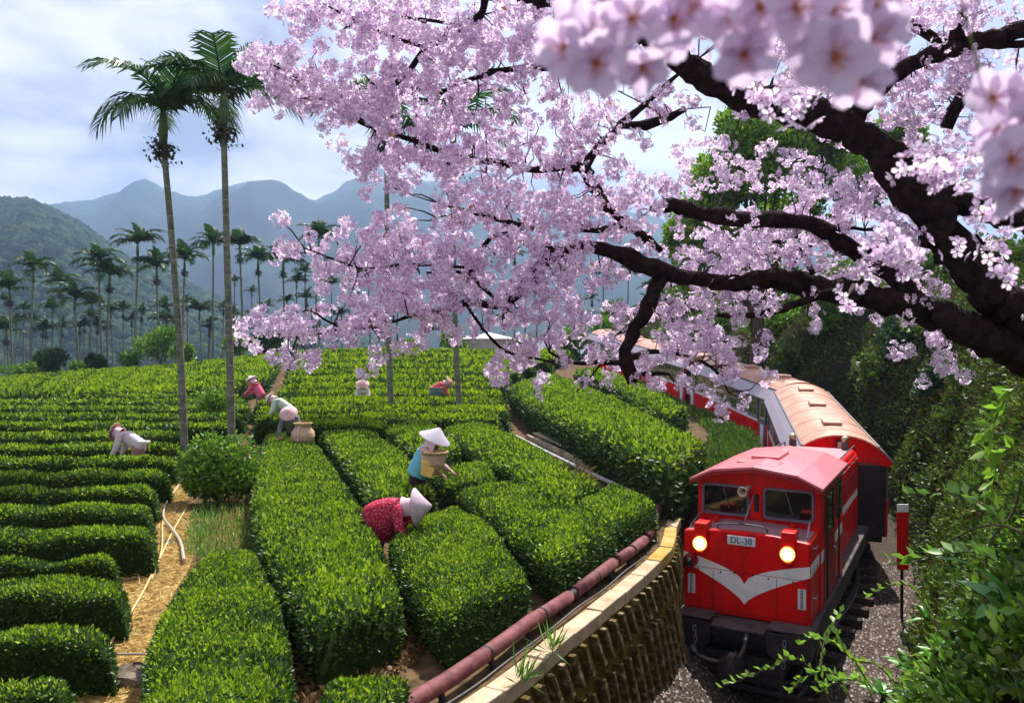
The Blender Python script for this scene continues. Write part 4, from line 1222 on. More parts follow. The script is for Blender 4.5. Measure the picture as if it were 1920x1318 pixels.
# ------------------------------------------------------------------ embankment cover: one mass of leaves, two kinds
ET = quads2tris(EMBQ)
cen = EMBV[ET].mean(1)
pxc = CX + cen[:, 0] / np.maximum(cen[:, 1], 0.3) * F
pyc = CY - (cen[:, 2] - CAMH) / np.maximum(cen[:, 1], 0.3) * F
vis = (cen[:, 1] > 3.2) & (pxc > 1150) & (pxc < 2100) & (pyc > 380) & (pyc < 1500)
ETv = ET[vis]
nrm = unit(np.cross(EMBV[ETv[:, 1]] - EMBV[ETv[:, 0]], EMBV[ETv[:, 2]] - EMBV[ETv[:, 0]]))
nrm[(nrm[:, 2] < 0)] *= -1
def scatter_on(tris, n, fn):
    P, N = sample_tris(EMBV, tris, n)
    N[N[:, 2] < 0] *= -1
    return P, N
def emb_leaves(name, lab, cat, ymin, ymax, n, Ls, mat, thr, seed, width=0.26, droop=0.1, patch=1.2, spread=0.8, lift=0.0, minh=0.45):
    c = EMBV[ETv].mean(1)
    tt = ETv[(c[:, 1] >= ymin) & (c[:, 1] < ymax)]
    if len(tt) == 0: return
    P, N = scatter_on(tt, n, None)
    pn = vnoise(P[:, 1] * 1.0, P[:, 2] * 1.3 + P[:, 0] * 0.3, patch, seed)
    ok = pn + 0.25 * rng.normal(size=len(P)) > thr
    hgt = P[:, 2] - np.interp(P[:, 1], TRK[:, 1], TRK[:, 2])
    ok &= (hgt > minh + 0.25 * rng.random(len(P)))
    P, N = P[ok], N[ok]
    P = P + N * rng.uniform(0, 0.10 + lift, (len(P), 1))
    V, T = leaf_arrays(P, N + np.array([-0.2, -0.2, 0.5]), Ls * rng.uniform(0.5, 1.3, len(P)), spread=spread, width=width, droop=droop)
    link(name, mesh_np(name, V, T, mat), label=lab, cat=cat, kind='stuff')
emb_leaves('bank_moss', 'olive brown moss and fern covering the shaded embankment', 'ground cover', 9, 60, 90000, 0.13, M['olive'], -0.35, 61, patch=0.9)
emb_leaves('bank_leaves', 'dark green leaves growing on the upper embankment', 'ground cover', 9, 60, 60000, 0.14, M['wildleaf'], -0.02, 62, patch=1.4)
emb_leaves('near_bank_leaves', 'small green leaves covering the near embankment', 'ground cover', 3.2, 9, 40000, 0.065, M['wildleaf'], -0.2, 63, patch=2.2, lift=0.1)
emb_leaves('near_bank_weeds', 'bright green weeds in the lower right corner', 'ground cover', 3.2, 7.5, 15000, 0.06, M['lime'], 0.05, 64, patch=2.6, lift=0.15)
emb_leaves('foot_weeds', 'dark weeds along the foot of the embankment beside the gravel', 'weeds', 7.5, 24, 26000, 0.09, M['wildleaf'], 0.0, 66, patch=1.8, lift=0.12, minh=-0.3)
# clumps of hanging growth standing out from the bank
Pc, Nc = scatter_on(ETv[(EMBV[ETv].mean(1)[:, 1] > 5)], 110, None)
allV, allT, off_ = [], [], 0
for k in range(len(Pc)):
    hgt_ = Pc[k, 2] - float(np.interp(Pc[k, 1], TRK[:, 1], TRK[:, 2]))
    if hgt_ < 0.8: continue
    rr_ = float(rng.uniform(0.018, 0.034)) * Pc[k, 1]
    V, T = leaf_cloud(tuple(Pc[k] + Nc[k] * 0.5 * rr_), (rr_, rr_, rr_ * 0.8), 420, max(0.05, 0.0085 * Pc[k, 1]), seed=700 + k, lumps=7, droop=0.3)
    allV.append(V); allT.append(T + off_); off_ += len(V)
link('hanging_growth', mesh_np('hanging_growth', np.concatenate(allV), np.concatenate(allT), M['wildleaf']), label='clumps of green growth hanging from the embankment', cat='ground cover', kind='stuff')
# grass blades on the near bank
c = EMBV[ETv].mean(1)
tt = ETv[(c[:, 1] < 9)]
P, N = scatter_on(tt, 2600, None)
hgt = P[:, 2] - np.interp(P[:, 1], TRK[:, 1], TRK[:, 2])
ok = (hgt > 0.5) & (vnoise(P[:, 1], P[:, 0], 2.0, 77) + 0.3 * rng.normal(size=len(P)) > 0.0)
P, N = P[ok], N[ok]
V, T = leaf_arrays(P, N * 0.4 + np.array([-0.25, -0.1, 1.0]), rng.uniform(0.12, 0.36, len(P)), spread=0.6, width=0.03, fold=0.0)
link('bank_grass', mesh_np('bank_grass', V, T, M['grass']), label='thin green grass blades growing on the near embankment', cat='grass', kind='stuff')

def embpoint(px, py, d):
    """point on the embankment nearest the viewing ray"""
    p = pixray(px, py, d)
    z = emb_z(p.x, p.y)
    return Vector((p.x, p.y, z))
def ray_on_bank(px, py):
    """march the viewing ray until it meets the embankment"""
    for d in np.linspace(3.0, 40, 700):
        p = pixray(px, py, d)
        if p.z <= emb_z(p.x, p.y) and abs(np.min((EMBV[:, 0] - p.x) ** 2 + (EMBV[:, 1] - p.y) ** 2)) < 0.25:
            return p
    return pixray(px, py, 6)

# broad leaved plants in the lower right corner
def blade_leaf(Lf, W, bend, seg=6):
    mb = MB(); vs_ = []; fs_ = []
    for k in range(seg + 1):
        u = k / seg
        w = W * math.sin(math.pi * min(1, 0.12 + u * 0.88)) ** 0.8 * (1 if u < 1 else 0.02)
        a = bend * u
        y = Lf * (math.sin(a) / bend if abs(bend) > 1e-3 else u)
        z = Lf * ((1 - math.cos(a)) / bend if abs(bend) > 1e-3 else 0)
        vs_ += [(-w, y, -z + 0.25 * w), (0, y, -z), (w, y, -z + 0.25 * w)]
    for k in range(seg):
        b = 3 * k
        fs_ += [(b, b + 1, b + 4, b + 3), (b + 1, b + 2, b + 5, b + 4)]
    me = bpy.data.meshes.new('leaf'); me.from_pydata(vs_, [], fs_); me.materials.append(M['broad'])
    me.polygons.foreach_set('use_smooth', [True] * len(fs_))
    return me
LEAFM = [blade_leaf(0.30, 0.045, 0.9), blade_leaf(0.26, 0.05, 0.5), blade_leaf(0.34, 0.04, 1.2)]
PLANTS = [(1710, 1262, 1.0, 'broad leaved plant in the corner, its leaves standing upright'), (1790, 1250, 1.15, 'largest broad leaved plant in the lower right corner'), (1655, 1300, 0.8, 'broad leaved plant nearest the bottom edge right of the track'),
          (1850, 1190, 0.7, 'small broad leaved plant above the largest one at the right'), (1905, 1140, 0.9, 'broad leaved plant cut by the right edge of the picture'), (1745, 1160, 0.6, 'small broad leaved plant above the upright one')]
for i, (px, py, s, lab) in enumerate(PLANTS):
    p = ray_on_bank(px, py)
    p = pixray(px, py, p.y - 0.42)
    root = thing('broadleaf_plant', lab, 'plant', loc=(p.x, p.y, p.z - 0.03), group='broad leaved plants at the right')
    r = random.Random(i)
    nl = 9
    for k in range(nl):
        o = link('leaf', LEAFM[k % 3], root)
        up_ = r.uniform(20, 75)
        o.rotation_euler = Euler((R(up_), 0, 2 * math.pi * k / nl + r.uniform(-0.3, 0.3)), 'XYZ')
        o.scale = (s * r.uniform(1.2, 1.7),) * 3

# leafy twigs reaching over the track and arching stems
def sprig(label, pts, nleaf, Ls, mat, rad=0.006, cat='plant', group=None, name='leafy_sprig'):
    path = interp_path([tuple(p) for p in pts], 20)
    o0 = Vector(path[0])
    root = thing(name, label, cat, loc=o0, group=group)
    mb = MB().tube(path - path[0], list(np.linspace(rad, rad * 0.4, 20)), 5).build('stem', M['wood'], root)
    for k in range(nleaf):
        i = int(2 + (k / nleaf) * 17)
        P = (path[i] - path[0])[None] + rng.normal(size=(1, 3)) * 0.004
        t = path[min(i + 1, 19)] - path[i - 1]
        side = np.array([[t[1], -t[0], 0.15]]) * (1 if k % 2 else -1)
        N = unit(side + 0.5 * unit(t[None]) + np.array([[0, 0, 0.3]]))
        V, T = leaf_arrays(P, N, Ls * random.uniform(0.7, 1.2), spread=0.25, width=0.27, fold=0.08)
        link('leaf', mesh_np('leaf', V, T, mat), root)
    return root
SPR = [((1560, 1318, 5.2), (1500, 1235, 5.3), (1435, 1255, 5.3), (1345, 1292, 5.4), 18, 'leafy twig reaching left across the foot of the locomotive'),
       ((1640, 1300, 5.2), (1590, 1225, 5.3), (1530, 1195, 5.4), (1500, 1210, 5.4), 18, 'leafy twig rising beside the locomotive wheels'),
       ((1600, 1318, 5.0), (1560, 1260, 5.1), (1510, 1270, 5.2), (1480, 1300, 5.2), 18, 'leafy twig curling along the bottom edge under the locomotive'),
       ((1760, 1180, 6.0), (1720, 1110, 6.2), (1680, 1095, 6.3), (1620, 1120, 6.4), 16, 'leafy twig arching over the gravel beside the locomotive'),
       ((1700, 1318, 5.0), (1650, 1250, 5.2), (1590, 1230, 5.2), (1560, 1160, 5.4), 18, 'leafy twig standing before the gravel strip'),
       ((1640, 1318, 4.8), (1620, 1280, 4.9), (1575, 1275, 4.9), (1530, 1300, 4.9), 16, 'short leafy twig in the bottom row of weeds'),
       ((1560, 1330, 4.9), (1540, 1250, 5.0), (1550, 1190, 5.2), (1580, 1140, 5.4), 16, 'upright leafy twig in front of the running board')]
for a, b, c_, d_, nl, lab in SPR:
    sprig(lab, [pixray(*a), pixray(*b), pixray(*c_), pixray(*d_)], nl + 6, 0.062, M['lime'], group='leafy twigs before the locomotive')
ARCH = [((1905, 1030, 6.5), (1860, 960, 6.8), (1790, 925, 7.2), (1690, 930, 7.6), 'bamboo spray arching left towards the marker post'),
        ((1910, 1100, 6.0), (1850, 1040, 6.3), (1760, 1040, 6.6), (1660, 1060, 6.8), 'bamboo spray arching low over the gravel'),
        ((1915, 900, 7), (1900, 960, 7), (1855, 1020, 7), (1845, 1120, 7), 'dark vine hanging down at the right edge'),
        ((1920, 1000, 6.4), (1880, 985, 6.6), (1830, 990, 6.8), (1770, 1020, 7.0), 'bamboo spray between the vine and the embankment'),
        ((1915, 720, 6.0), (1890, 740, 6.0), (1860, 800, 6.0), (1850, 850, 6.0), 'bright leafy shoot hanging at the right edge'),
        ((1920, 860, 6.0), (1895, 840, 6.0), (1870, 870, 6.0), (1860, 930, 6.0), 'bright leafy shoot below the first one at the right edge')]
for k, (a, b, c_, d_, lab) in enumerate(ARCH):
    vine = 'vine' in lab
    sprig(lab, [pixray(*a), pixray(*b), pixray(*c_), pixray(*d_)], 8 if vine else 22, 0.06 if vine else 0.13, M['wildleaf'] if vine else (M['lime'] if k > 3 else M['grass']), rad=0.014 if vine else 0.006, group=None, name='vine' if vine else 'bamboo_spray')

# small trees and shrubs standing out from the embankment
EB = [(1690, 640, 21, 0.9, 'darkbush', 'dark shrub high on the embankment above the second carriage'), (1560, 610, 26, 1.1, 'bush', 'mossy green shrub at the top of the embankment'), (1800, 800, 12, 0.55, 'wildleaf', 'shrub halfway up the embankment right of the carriage roof'),
      (1850, 930, 9.5, 0.45, 'wildleaf', 'shrub on the embankment behind the bamboo sprays'), (1760, 720, 15, 0.7, 'darkbush', 'dark shrub below the lowest cherry limb'), (1890, 760, 9, 0.4, 'wildleaf', 'shrub near the right edge under the cherry limb'),
      (1450, 620, 33, 1.3, 'bush', 'round shrub at the top of the bank behind the carriages'), (1830, 1060, 7.5, 0.35, 'wildleaf', 'leafy shrub at the right above the broad leaved plants')]
for i, (px, py, d, r_, mt, lab) in enumerate(EB):
    p = ray_on_bank(px, py)
    bush('bank_shrub', lab, 'shrub', (p.x, p.y, p.z - r_ * 0.5), (r_, r_, r_ * 0.8), 1500, max(0.07, 0.008 * p.y), M[mt], 80 + i, lift=0.8, stems=3, group='shrubs on the embankment')
# grass tufts on the wall
for k, (px, py) in enumerate([(965, 1245), (880, 1290), (1090, 1240), (1130, 1225), (1160, 1195), (1060, 1290), (1140, 1300)]):
    y = [6.9, 6.3, 7.4, 7.8, 8.3, 6.6, 6.9][k]
    nr = np.array([0.885, -0.465])
    ofs = [0.10, 0.15, 0.4, 0.45, 0.45, 0.5, 0.62][k]
    zz = [0.04, 0.04, -1.1, -1.3, -1.35, -1.2, -1.9][k]
    base = np.array([float(edge_x(y)) + nr[0] * ofs, y + nr[1] * ofs, zz])
    n_ = 40
    V, T = leaf_arrays(rng.normal(size=(n_, 3)) * 0.02, np.tile(np.array([[0.3, -0.3, 1.0]]), (n_, 1)), rng.uniform(0.12, 0.32, n_), spread=0.45, width=0.03, fold=0)
    link('grass_tuft', mesh_np('grass_tuft', V, T, M['grass']), loc=tuple(base), label=['grass tuft growing on the coping by the pipe', 'grass tuft on the coping nearest the bottom edge', 'grass tuft in the wall joints left of the rib row end', 'grass tuft on the wall ribs just above the ballast', 'grass tuft at the wall foot nearest the locomotive', 'grass tuft low on the wall at the bottom edge', 'leafy tuft on the ballast at the bottom edge'][k], cat='grass tuft', group='grass tufts on the wall')

# ------------------------------------------------------------------ straw path with its hoses, litter, drain
path_l = [(95, 1340), (150, 1262), (222, 1180), (240, 1090), (232, 1050), (296, 1000), (296, 950), (305, 915), (325, 885)]
path_r = [(262, 1340), (268, 1262), (285, 1180), (320, 1090), (335, 1050), (345, 1000), (340, 950), (345, 915), (345, 890)]
Lw = interp_path([onfield(px, py, 0.02) for px, py in path_l], 60); Rw = interp_path([onfield(px, py, 0.02) for px, py in path_r], 60)
VV = []
for a, b in zip(Lw, Rw):
    for u in np.linspace(-0.12, 1.25, 12):
        q = a * (1 - u) + b * u
        VV.append((q[0], q[1], float(G(q[0], q[1])) + 0.045 + 0.012 * math.sin(q[0] * 9 + q[1] * 7)))
VV = np.array(VV)
PQ = grid_tris(60, 12)
link('straw_path', mesh_np('straw_path', VV, PQ, M['straw'], True), kind='structure')
P, N = sample_tris(VV, quads2tris(PQ), 9000)
V, T = leaf_arrays(P + np.array([0, 0, 0.01]), np.tile(np.array([[0, 0, 0.02]]), (len(P), 1)) + rng.normal(size=(len(P), 3)) * np.array([1, 1, 0.12]), rng.uniform(0.05, 0.16, len(P)), spread=0.05, width=0.04, fold=0)
link('loose_straw', mesh_np('loose_straw', V, T, M['strawbit']), label='loose golden straw strewn over the path', cat='straw', kind='stuff')
def groundline(pts, h):
    out = []
    for px, py in pts:
        x, y = onfield(px, py, h)
        out.append((x, y, float(G(x, y)) + h))
    return interp_path(out, 40)
MB().tube(groundline([(160, 1300), (205, 1210), (262, 1120), (300, 1045), (330, 985), (348, 955)], 0.08), 0.011, 6).build('hose', M['hose'], label='long yellow hose running straight along the straw path', cat='hose')
MB().tube(groundline([(285, 1085), (303, 1030), (305, 980), (312, 945), (335, 910), (340, 898)], 0.08), 0.010, 6).build('hose', M['hose'], label='thin yellow hose winding near the path top', cat='hose')
MB().tube(groundline([(345, 1050), (338, 1015), (320, 988), (306, 965), (318, 930), (338, 905)], 0.10), list(np.linspace(0.020, 0.008, 40)), 6).build('dead_branch', M['stick'], label='pale crooked dead branch on the straw path', cat='branch')
MB().tube(groundline([(150, 1228), (270, 1226)], 0.09), 0.011, 5).build('cane', M['stick'], label='pale thin cane lying across the straw path', cat='cane')
# rocks at the path side
def rock(label, px, py, r_, seed, sink=0.3):
    x, y = onfield(px, py, 0.05)
    rr = np.random.default_rng(seed)
    mb = MB(); vs_, fs_ = [], []
    for i in range(7):
        th = math.pi * i / 6
        for k in range(9):
            ph = 2 * math.pi * k / 9
            q = r_ * (0.72 + 0.4 * rr.random())
            vs_.append((q * math.sin(th) * math.cos(ph) * 1.2, q * math.sin(th) * math.sin(ph), q * math.cos(th) * 0.75))
    for i in range(6):
        for k in range(9):
            fs_.append((i * 9 + k, (i + 1) * 9 + k, (i + 1) * 9 + (k + 1) % 9, i * 9 + (k + 1) % 9))
    mb.add(vs_, fs_).build('rock', M['rock'], loc=(x, y, float(G(x, y)) + r_ * sink), label=label, cat='rock', group='rocks at the path side')
rock('dark rock at the bottom of the straw path beside the broad hedge', 250, 1272, 0.16, 1)
rock('grey stone on the straw path beside the pale branch', 318, 1018, 0.09, 2)
rock('dark stone on the straw path left of the shrub', 330, 962, 0.10, 3)
rock('pale stone at the furrow head beside the longest hedge', 478, 1005, 0.09, 4)
rock('small pale stone just below the furrow head', 484, 1022, 0.07, 5)
# grassy bank between shrub and furrow
def ground_patch(name, lab, cat, poly, n, Ls, mat, upv, spread, width, h=0.02):
    """scatter over a pixel polygon of the field"""
    pg = np.array(poly, float)
    x0, y0 = pg.min(0); x1, y1 = pg.max(0)
    out = []
    while len(out) < n:
        px, py = random.uniform(x0, x1), random.uniform(y0, y1)
        c_ = False; j = len(pg) - 1
        for i in range(len(pg)):
            if ((pg[i, 1] > py) != (pg[j, 1] > py)) and (px < (pg[j, 0] - pg[i, 0]) * (py - pg[i, 1]) / (pg[j, 1] - pg[i, 1]) + pg[i, 0]):
                c_ = not c_
            j = i
        if c_:
            x, y = onfield(px, py, 0.0)
            out.append((x, y, float(G(x, y)) + h))
    P = np.array(out)
    V, T = leaf_arrays(P, np.tile(np.array([upv], float), (n, 1)), Ls * rng.uniform(0.5, 1.4, n), spread=spread, width=width, fold=0.02)
    link(name, mesh_np(name, V, T, mat), label=lab, cat=cat, kind='stuff')
ground_patch('bank_tussock', 'dry and green grass on the bank below the shrub', 'grass', [(345, 1050), (360, 960), (470, 900), (490, 960), (470, 1030), (400, 1050)], 2600, 0.13, M['grass'], (0, 0, 1), 0.6, 0.05)
ground_patch('dry_straw', 'dry straw on the bank beside the furrow', 'straw', [(380, 1040), (430, 930), (490, 860), (490, 1010), (470, 1030)], 1600, 0.13, M['strawbit'], (0, 0, 0.5), 0.9, 0.05)
ground_patch('leaf_litter', 'brown fallen leaves in the furrow by the near hedges', 'leaf litter', [(520, 1340), (530, 1180), (700, 1060), (740, 1100), (800, 1230), (640, 1340)], 3200, 0.07, M['litter'], (0, 0, 0.3), 0.9, 0.25)
ground_patch('row_litter', 'brown fallen leaves between the left terrace hedges', 'leaf litter', [(0, 1330), (0, 980), (290, 940), (300, 1000), (240, 1100), (220, 1200), (130, 1330)], 2600, 0.07, M['litter'], (0, 0, 0.3), 0.9, 0.25)

# concrete drain with slabs and the white pipe
dr_a = onfield(985, 818, 0.05); dr_b = onfield(1250, 946, 0.05)
A_, B_ = Vector((dr_a[0], dr_a[1], 0)), Vector((dr_b[0], dr_b[1], 0))
dv = (B_ - A_); Ld = dv.length
drain = thing('drain_channel', 'concrete drain channel with loose cover slabs below the tallest hedge', 'drain', loc=(A_.x, A_.y, float(G(A_.x, A_.y))), rotz=math.atan2(dv.y, dv.x))
# local x runs along the drain towards the camera, +y to its right (towards the tall hedge)
MB().box(0, Ld, 0.02, 0.10, -0.05, 0.10).build('channel_wall', M['slab'], drain, bevel=0.01)
MB().box(0, Ld, 0.38, 0.46, -0.05, 0.12).build('channel_wall', M['slab'], drain, bevel=0.01)
MB().box(0, Ld, 0.101, 0.379, -0.05, 0.01).build('channel_floor', M['whitepipe'], drain)
for (x0, x1, y0, y1, z, rz) in ((0.02, 0.46, 0.16, 0.50, 0.13, 0.01), (0.50, 0.80, 0.30, 0.52, 0.13, 0.0), (0.83, 0.95, 0.12, 0.44, 0.13, 0.02)):
    MB().box(x0 * Ld, x1 * Ld, y0, y1, z, z + 0.05).build('cover_slab', M['slab'], drain, bevel=0.012)
x_, y_ = onfield(1055, 858, 0.05)
wp_pts = [onfield(px, py, 0.10) for px, py in ((968, 818), (1020, 845), (1075, 872), (1130, 898), (1190, 925), (1262, 956))]
MB().tube(interp_path([(x, y, float(G(x, y)) + 0.10) for x, y in wp_pts], 40), 0.042, 10).build('white_pipe', M['drainpipe'], smooth=True, label='long whitish pipe lying along the drain channel', cat='pipe')
bx_ = onfield(1042, 858, 0.05)
MB().box(-0.08, 0.08, -0.05, 0.05, 0, 0.10).build('wood_block', M['slab'], loc=(bx_[0], bx_[1], float(G(*bx_))), bevel=0.01, label='small wooden block beside the white pipe', cat='block')
ground_patch('verge_weeds', 'green weeds on the verge between tea hedges and carriages', 'weeds', [(1150, 722), (1200, 728), (1290, 772), (1345, 830), (1345, 880), (1430, 862), (1410, 815), (1300, 768), (1200, 715)], 5200, 0.17, M['wildleaf'], (0, 0, 1), 0.7, 0.2)
ground_patch('verge_grass', 'grass on the verge at the end of the tallest hedge', 'grass', [(1285, 880), (1335, 820), (1300, 772), (1330, 770), (1400, 835), (1345, 915)], 2600, 0.16, M['wildleaf'], (0, 0, 1), 0.7, 0.15)
ground_patch('dry_twigs', 'dry brown twigs lying in the gap between two hedges', 'twigs', [(1060, 945), (1100, 935), (1110, 975), (1080, 985)], 160, 0.22, M['litter'], (0, 0, 0.2), 1.0, 0.05, h=0.5)

# white roofed tank on the ridge
d = 57.5
tk = pixray(916, 655, d)
tank = thing('water_tank', 'round water tank with a flat white cone roof on the ridge', 'tank', loc=(tk.x, tk.y, tk.z - 0.2))
MB().lathe([(1.75, 0), (1.75, 0.95)], 28).build('tank_wall', M['whitewall'], tank)
MB().lathe([(0, 0.94), (1.9, 0.94), (1.92, 0.97), (1.85, 1.0), (0.0, 1.42)], 28).build('tank_roof', M['whiteroof'], tank)
for k in range(9):
    a = 2 * math.pi * k / 9
    MB().tube([(2.1 * math.cos(a), 2.1 * math.sin(a), 0), (2.1 * math.cos(a), 2.1 * math.sin(a), 0.8)], 0.03, 5).build('fence_post', M['chrome'], tank)
MB().lathe([(2.08, 0.76), (2.12, 0.76), (2.12, 0.80), (2.08, 0.80)], 27).build('fence_rail', M['chrome'], tank)
# farmhouse roof behind the train
d = 62.0
hs = pixray(1268, 622, d)
house = thing('farm_house', 'small house with red brown roof behind the blossom', 'house', loc=(hs.x, hs.y, hs.z - 1.6))
MB().box(-1.5, 1.5, -1.2, 1.2, 0, 2.0).build('wall', M['whitewall'], house)
MB().prism([(-1.75, 1.95), (1.75, 1.95), (0, 2.9)], -1.4, 1.4).build('roof', principled('brown_roof', (0.35, 0.08, 0.05), 0.7), house)
w_ = MB().box(-0.5, 0.5, -1.215, -1.202, 0.9, 1.6).build('window', M['glass'], house)
MB().box(0.8, 1.3, -1.215, -1.202, 0, 1.6).build('door', M['wood'], house)
# red flag by the far hedge
d = 30.0
fp = pixray(1112, 690, d)
fl = thing('red_flag', 'small red cloth on a stake beside the far carriages', 'flag', loc=(fp.x, fp.y, float(G(fp.x, fp.y))))
top = fp.z - fl.location.z + 0.7
MB().tube([(0, 0, 0), (0.02, 0, top)], 0.02, 5).build('stake', M['wood'], fl)
mb = MB(); vs_, fs_ = [], []
for i in range(7):
    for j in range(5):
        vs_.append((0.02 + i * 0.085, 0.06 * math.sin(i * 1.3 + j * 0.4), top - j * 0.13 - 0.05 * i))
for i in range(6):
    for j in range(4):
        fs_.append((i * 5 + j, i * 5 + j + 1, (i + 1) * 5 + j + 1, (i + 1) * 5 + j))
mb.add(vs_, fs_).build('cloth', M['red'], fl)
print('plants done')
# ================================================================== palms
def frond_mesh(name, Lf, pairs, lw, ll, arch, droop, seed, mat):
    """pinnate frond along +x, arching; local z up"""
    r = random.Random(seed)
    vs_, fs_ = [], []
    def curve(u):
        a = arch[0] + (arch[1] - arch[0]) * u
        return a
    pts = [Vector((0, 0, 0))]; N = pairs + 3
    for k in range(N):
        a = R(curve(k / N))
        pts.append(pts[-1] + Vector((math.cos(a), 0, math.sin(a))) * (Lf / N))
    mb = MB()
    mb.tube([tuple(p) for p in pts], list(np.linspace(Lf * 0.016, Lf * 0.003, len(pts))), 4)
    for k in range(3, N + 1):
        u = k / N
        p = pts[k]; t = (pts[k] - pts[k - 1]).normalized()
        nrm = Vector((-t.z, 0, t.x))
        L_ = ll * (math.sin(math.pi * min(1, 0.18 + 0.75 * u)) ** 0.7) * r.uniform(0.85, 1.1)
        for s in (-1, 1):
            d = (t * (0.55 + 0.4 * u) + Vector((0, s * (1.0 - 0.35 * u), 0)) + nrm * r.uniform(0.15, 0.45)).normalized()
            w = t * lw
            mid = p + d * L_ * 0.55
            tip = p + d * L_ * 0.95 - Vector((0, 0, droop * L_ * r.uniform(0.5, 1.2)))
            b = len(mb.v)
            mb.v += [tuple(p - w * 0.4), tuple(p + w * 0.4), tuple(mid + w * 0.5 - Vector((0, 0, droop * L_ * 0.25))), tuple(mid - w * 0.5 - Vector((0, 0, droop * L_ * 0.25))), tuple(tip)]
            mb.f += [(b, b + 1, b + 2, b + 3), (b + 3, b + 2, b + 4)]
    me = bpy.data.meshes.new(name)
    me.from_pydata(mb.v, [], mb.f); me.materials.append(mat)
    return me

BIGF = [frond_mesh('frond', 2.0, 30, 0.07, 0.80, (62, -38), 0.55, 1, M['frond']), frond_mesh('frond', 1.9, 28, 0.07, 0.78, (40, -62), 0.7, 2, M['frond']), frond_mesh('frond', 1.5, 22, 0.05, 0.42, (80, 20), 0.5, 3, M['frond'])]
SMF = [frond_mesh('frond', 1.9, 15, 0.13, 0.80, (66, -30), 0.5, 4, M['fardfrond']), frond_mesh('frond', 1.8, 15, 0.13, 0.75, (48, -48), 0.6, 5, M['fardfrond']), frond_mesh('frond', 1.55, 13, 0.12, 0.6, (84, 35), 0.3, 6, M['fardfrond'])]
_fr = np.random.default_rng(5)
V_, T_ = leaf_arrays(_fr.normal(size=(240, 3)) * np.array([0.11, 0.11, 0.12]), _fr.normal(size=(240, 3)), 0.09, spread=0.4, width=0.3)
FRUIT = mesh_np('fruit_cluster', V_, T_, M['palmfruit'])

_rb = MB().lathe([(0.98, -0.5), (1.0, -0.3), (1.0, 0.3), (0.98, 0.5)], 12)
RINGM = bpy.data.meshes.new('trunk_ring'); RINGM.from_pydata(_rb.v, [], _rb.f); RINGM.materials.append(M['palmring']); RINGM.polygons.foreach_set('use_smooth', [True] * len(_rb.f))
def palm(label, base, top, fr, n, seed, scale=1.0, r0=0.10, rings=True, fruit=True, group=None, lean=0.0, cat='palm tree', name='areca_palm', elev=None):
    base = Vector(base); top = Vector(top)
    root = thing(name, label, cat, loc=base, group=group)
    h = top - base
    H = h.length
    r = random.Random(seed)
    bow = Vector((r.uniform(-1, 1) * 0.012 * H + lean, r.uniform(-1, 1) * 0.012 * H, 0))
    pts = interp_path([(0, 0, -0.3), tuple(h * 0.35 + bow), tuple(h * 0.7 + bow * 0.8), tuple(h)], 26 if rings else 10)
    nseg = len(pts)
    MB().tube(pts, list(np.linspace(r0, r0 * 0.72, nseg)), 10 if rings else 6).build('trunk', M['palmtrunk'], root, smooth=True)
    if rings:
        Lr = 0.30
        m = int(H / Lr)
        for k in range(1, m):
            u = k / m
            q = pts[min(int(u * (nseg - 1)), nseg - 2)]; q2 = pts[min(int(u * (nseg - 1)) + 1, nseg - 1)]
            f_ = u * (nseg - 1) - int(u * (nseg - 1))
            c = q * (1 - f_) + q2 * f_
            rr = r0 * (1 - 0.28 * u) * 1.03
            o = link('trunk_ring', RINGM, root, loc=tuple(c)); o.scale = (rr, rr, r.uniform(0.03, 0.055))
    # green crown shaft
    cs = [h + Vector((0, 0, -0.05)), h + Vector((0, 0, 0.25 * scale)), h + Vector((0, 0, 0.55 * scale)), h + Vector((0, 0, 0.85 * scale))]
    MB().tube([tuple(c) for c in cs], [r0 * 0.95, r0 * 1.25, r0 * 1.0, r0 * 0.5], 8).build('crown_shaft', M['crownshaft'], root, smooth=True)
    ct = h + Vector((0, 0, 0.75 * scale))
    for k in range(n):
        j = 2 if k % 5 == 4 else (k % 2)
        o = link('frond', fr[j], root, loc=tuple(ct + Vector((0, 0, r.uniform(-0.12, 0.1) * scale))))
        az_ = 2 * math.pi * k / n * (1 + 0.0) + r.uniform(-0.35, 0.35)
        o.rotation_euler = Euler((r.uniform(-0.25, 0.25), r.uniform(-0.28, 0.15), az_), 'XYZ')
        sc_ = scale * r.uniform(0.85, 1.12)
        o.scale = (sc_, sc_, sc_)
    if fruit:
        o = link('fruit_cluster', FRUIT, root, loc=tuple(h + Vector((0.0, -0.02, -0.22 * scale))), kind='stuff')
        o.scale = (1.3 * scale,) * 3
    return root

# the two tall palms left of the middle
d = 17.2
palm('tall palm left of centre with drooping fronds, left of the pair', (pixray(348, 868, d).x, d, float(G(pixray(348, 868, d).x, d))), pixray(306, 268, d), BIGF, 9, 11, scale=0.92, r0=0.086, group='pair of tall palms', lean=0.06)
d = 16.8
palm('tall palm touching the blossom tip, right of the pair', (pixray(436, 852, d).x, d, float(G(pixray(436, 852, d).x, d))), pixray(419, 235, d), BIGF, 10, 12, scale=0.92, r0=0.086, group='pair of tall palms')
# two tall palms with trunks before the back slope, crowns among the blossom
d = 26.0
for px0, py0, px1, py1, lab, sd in ((735, 782, 725, 270, 'tall palm with bare trunk on the back slope, crown inside the blossom', 13), (863, 776, 850, 300, 'tall palm right of the first, its trunk rising behind the blossom boughs', 14)):
    x, y = onfield(px0, py0, 0.3)
    palm(lab, (x, y, float(G(x, y))), pixray(px1, py1, y), BIGF, 9, sd, scale=1.25, r0=0.098, group='tall palms on the back slope')

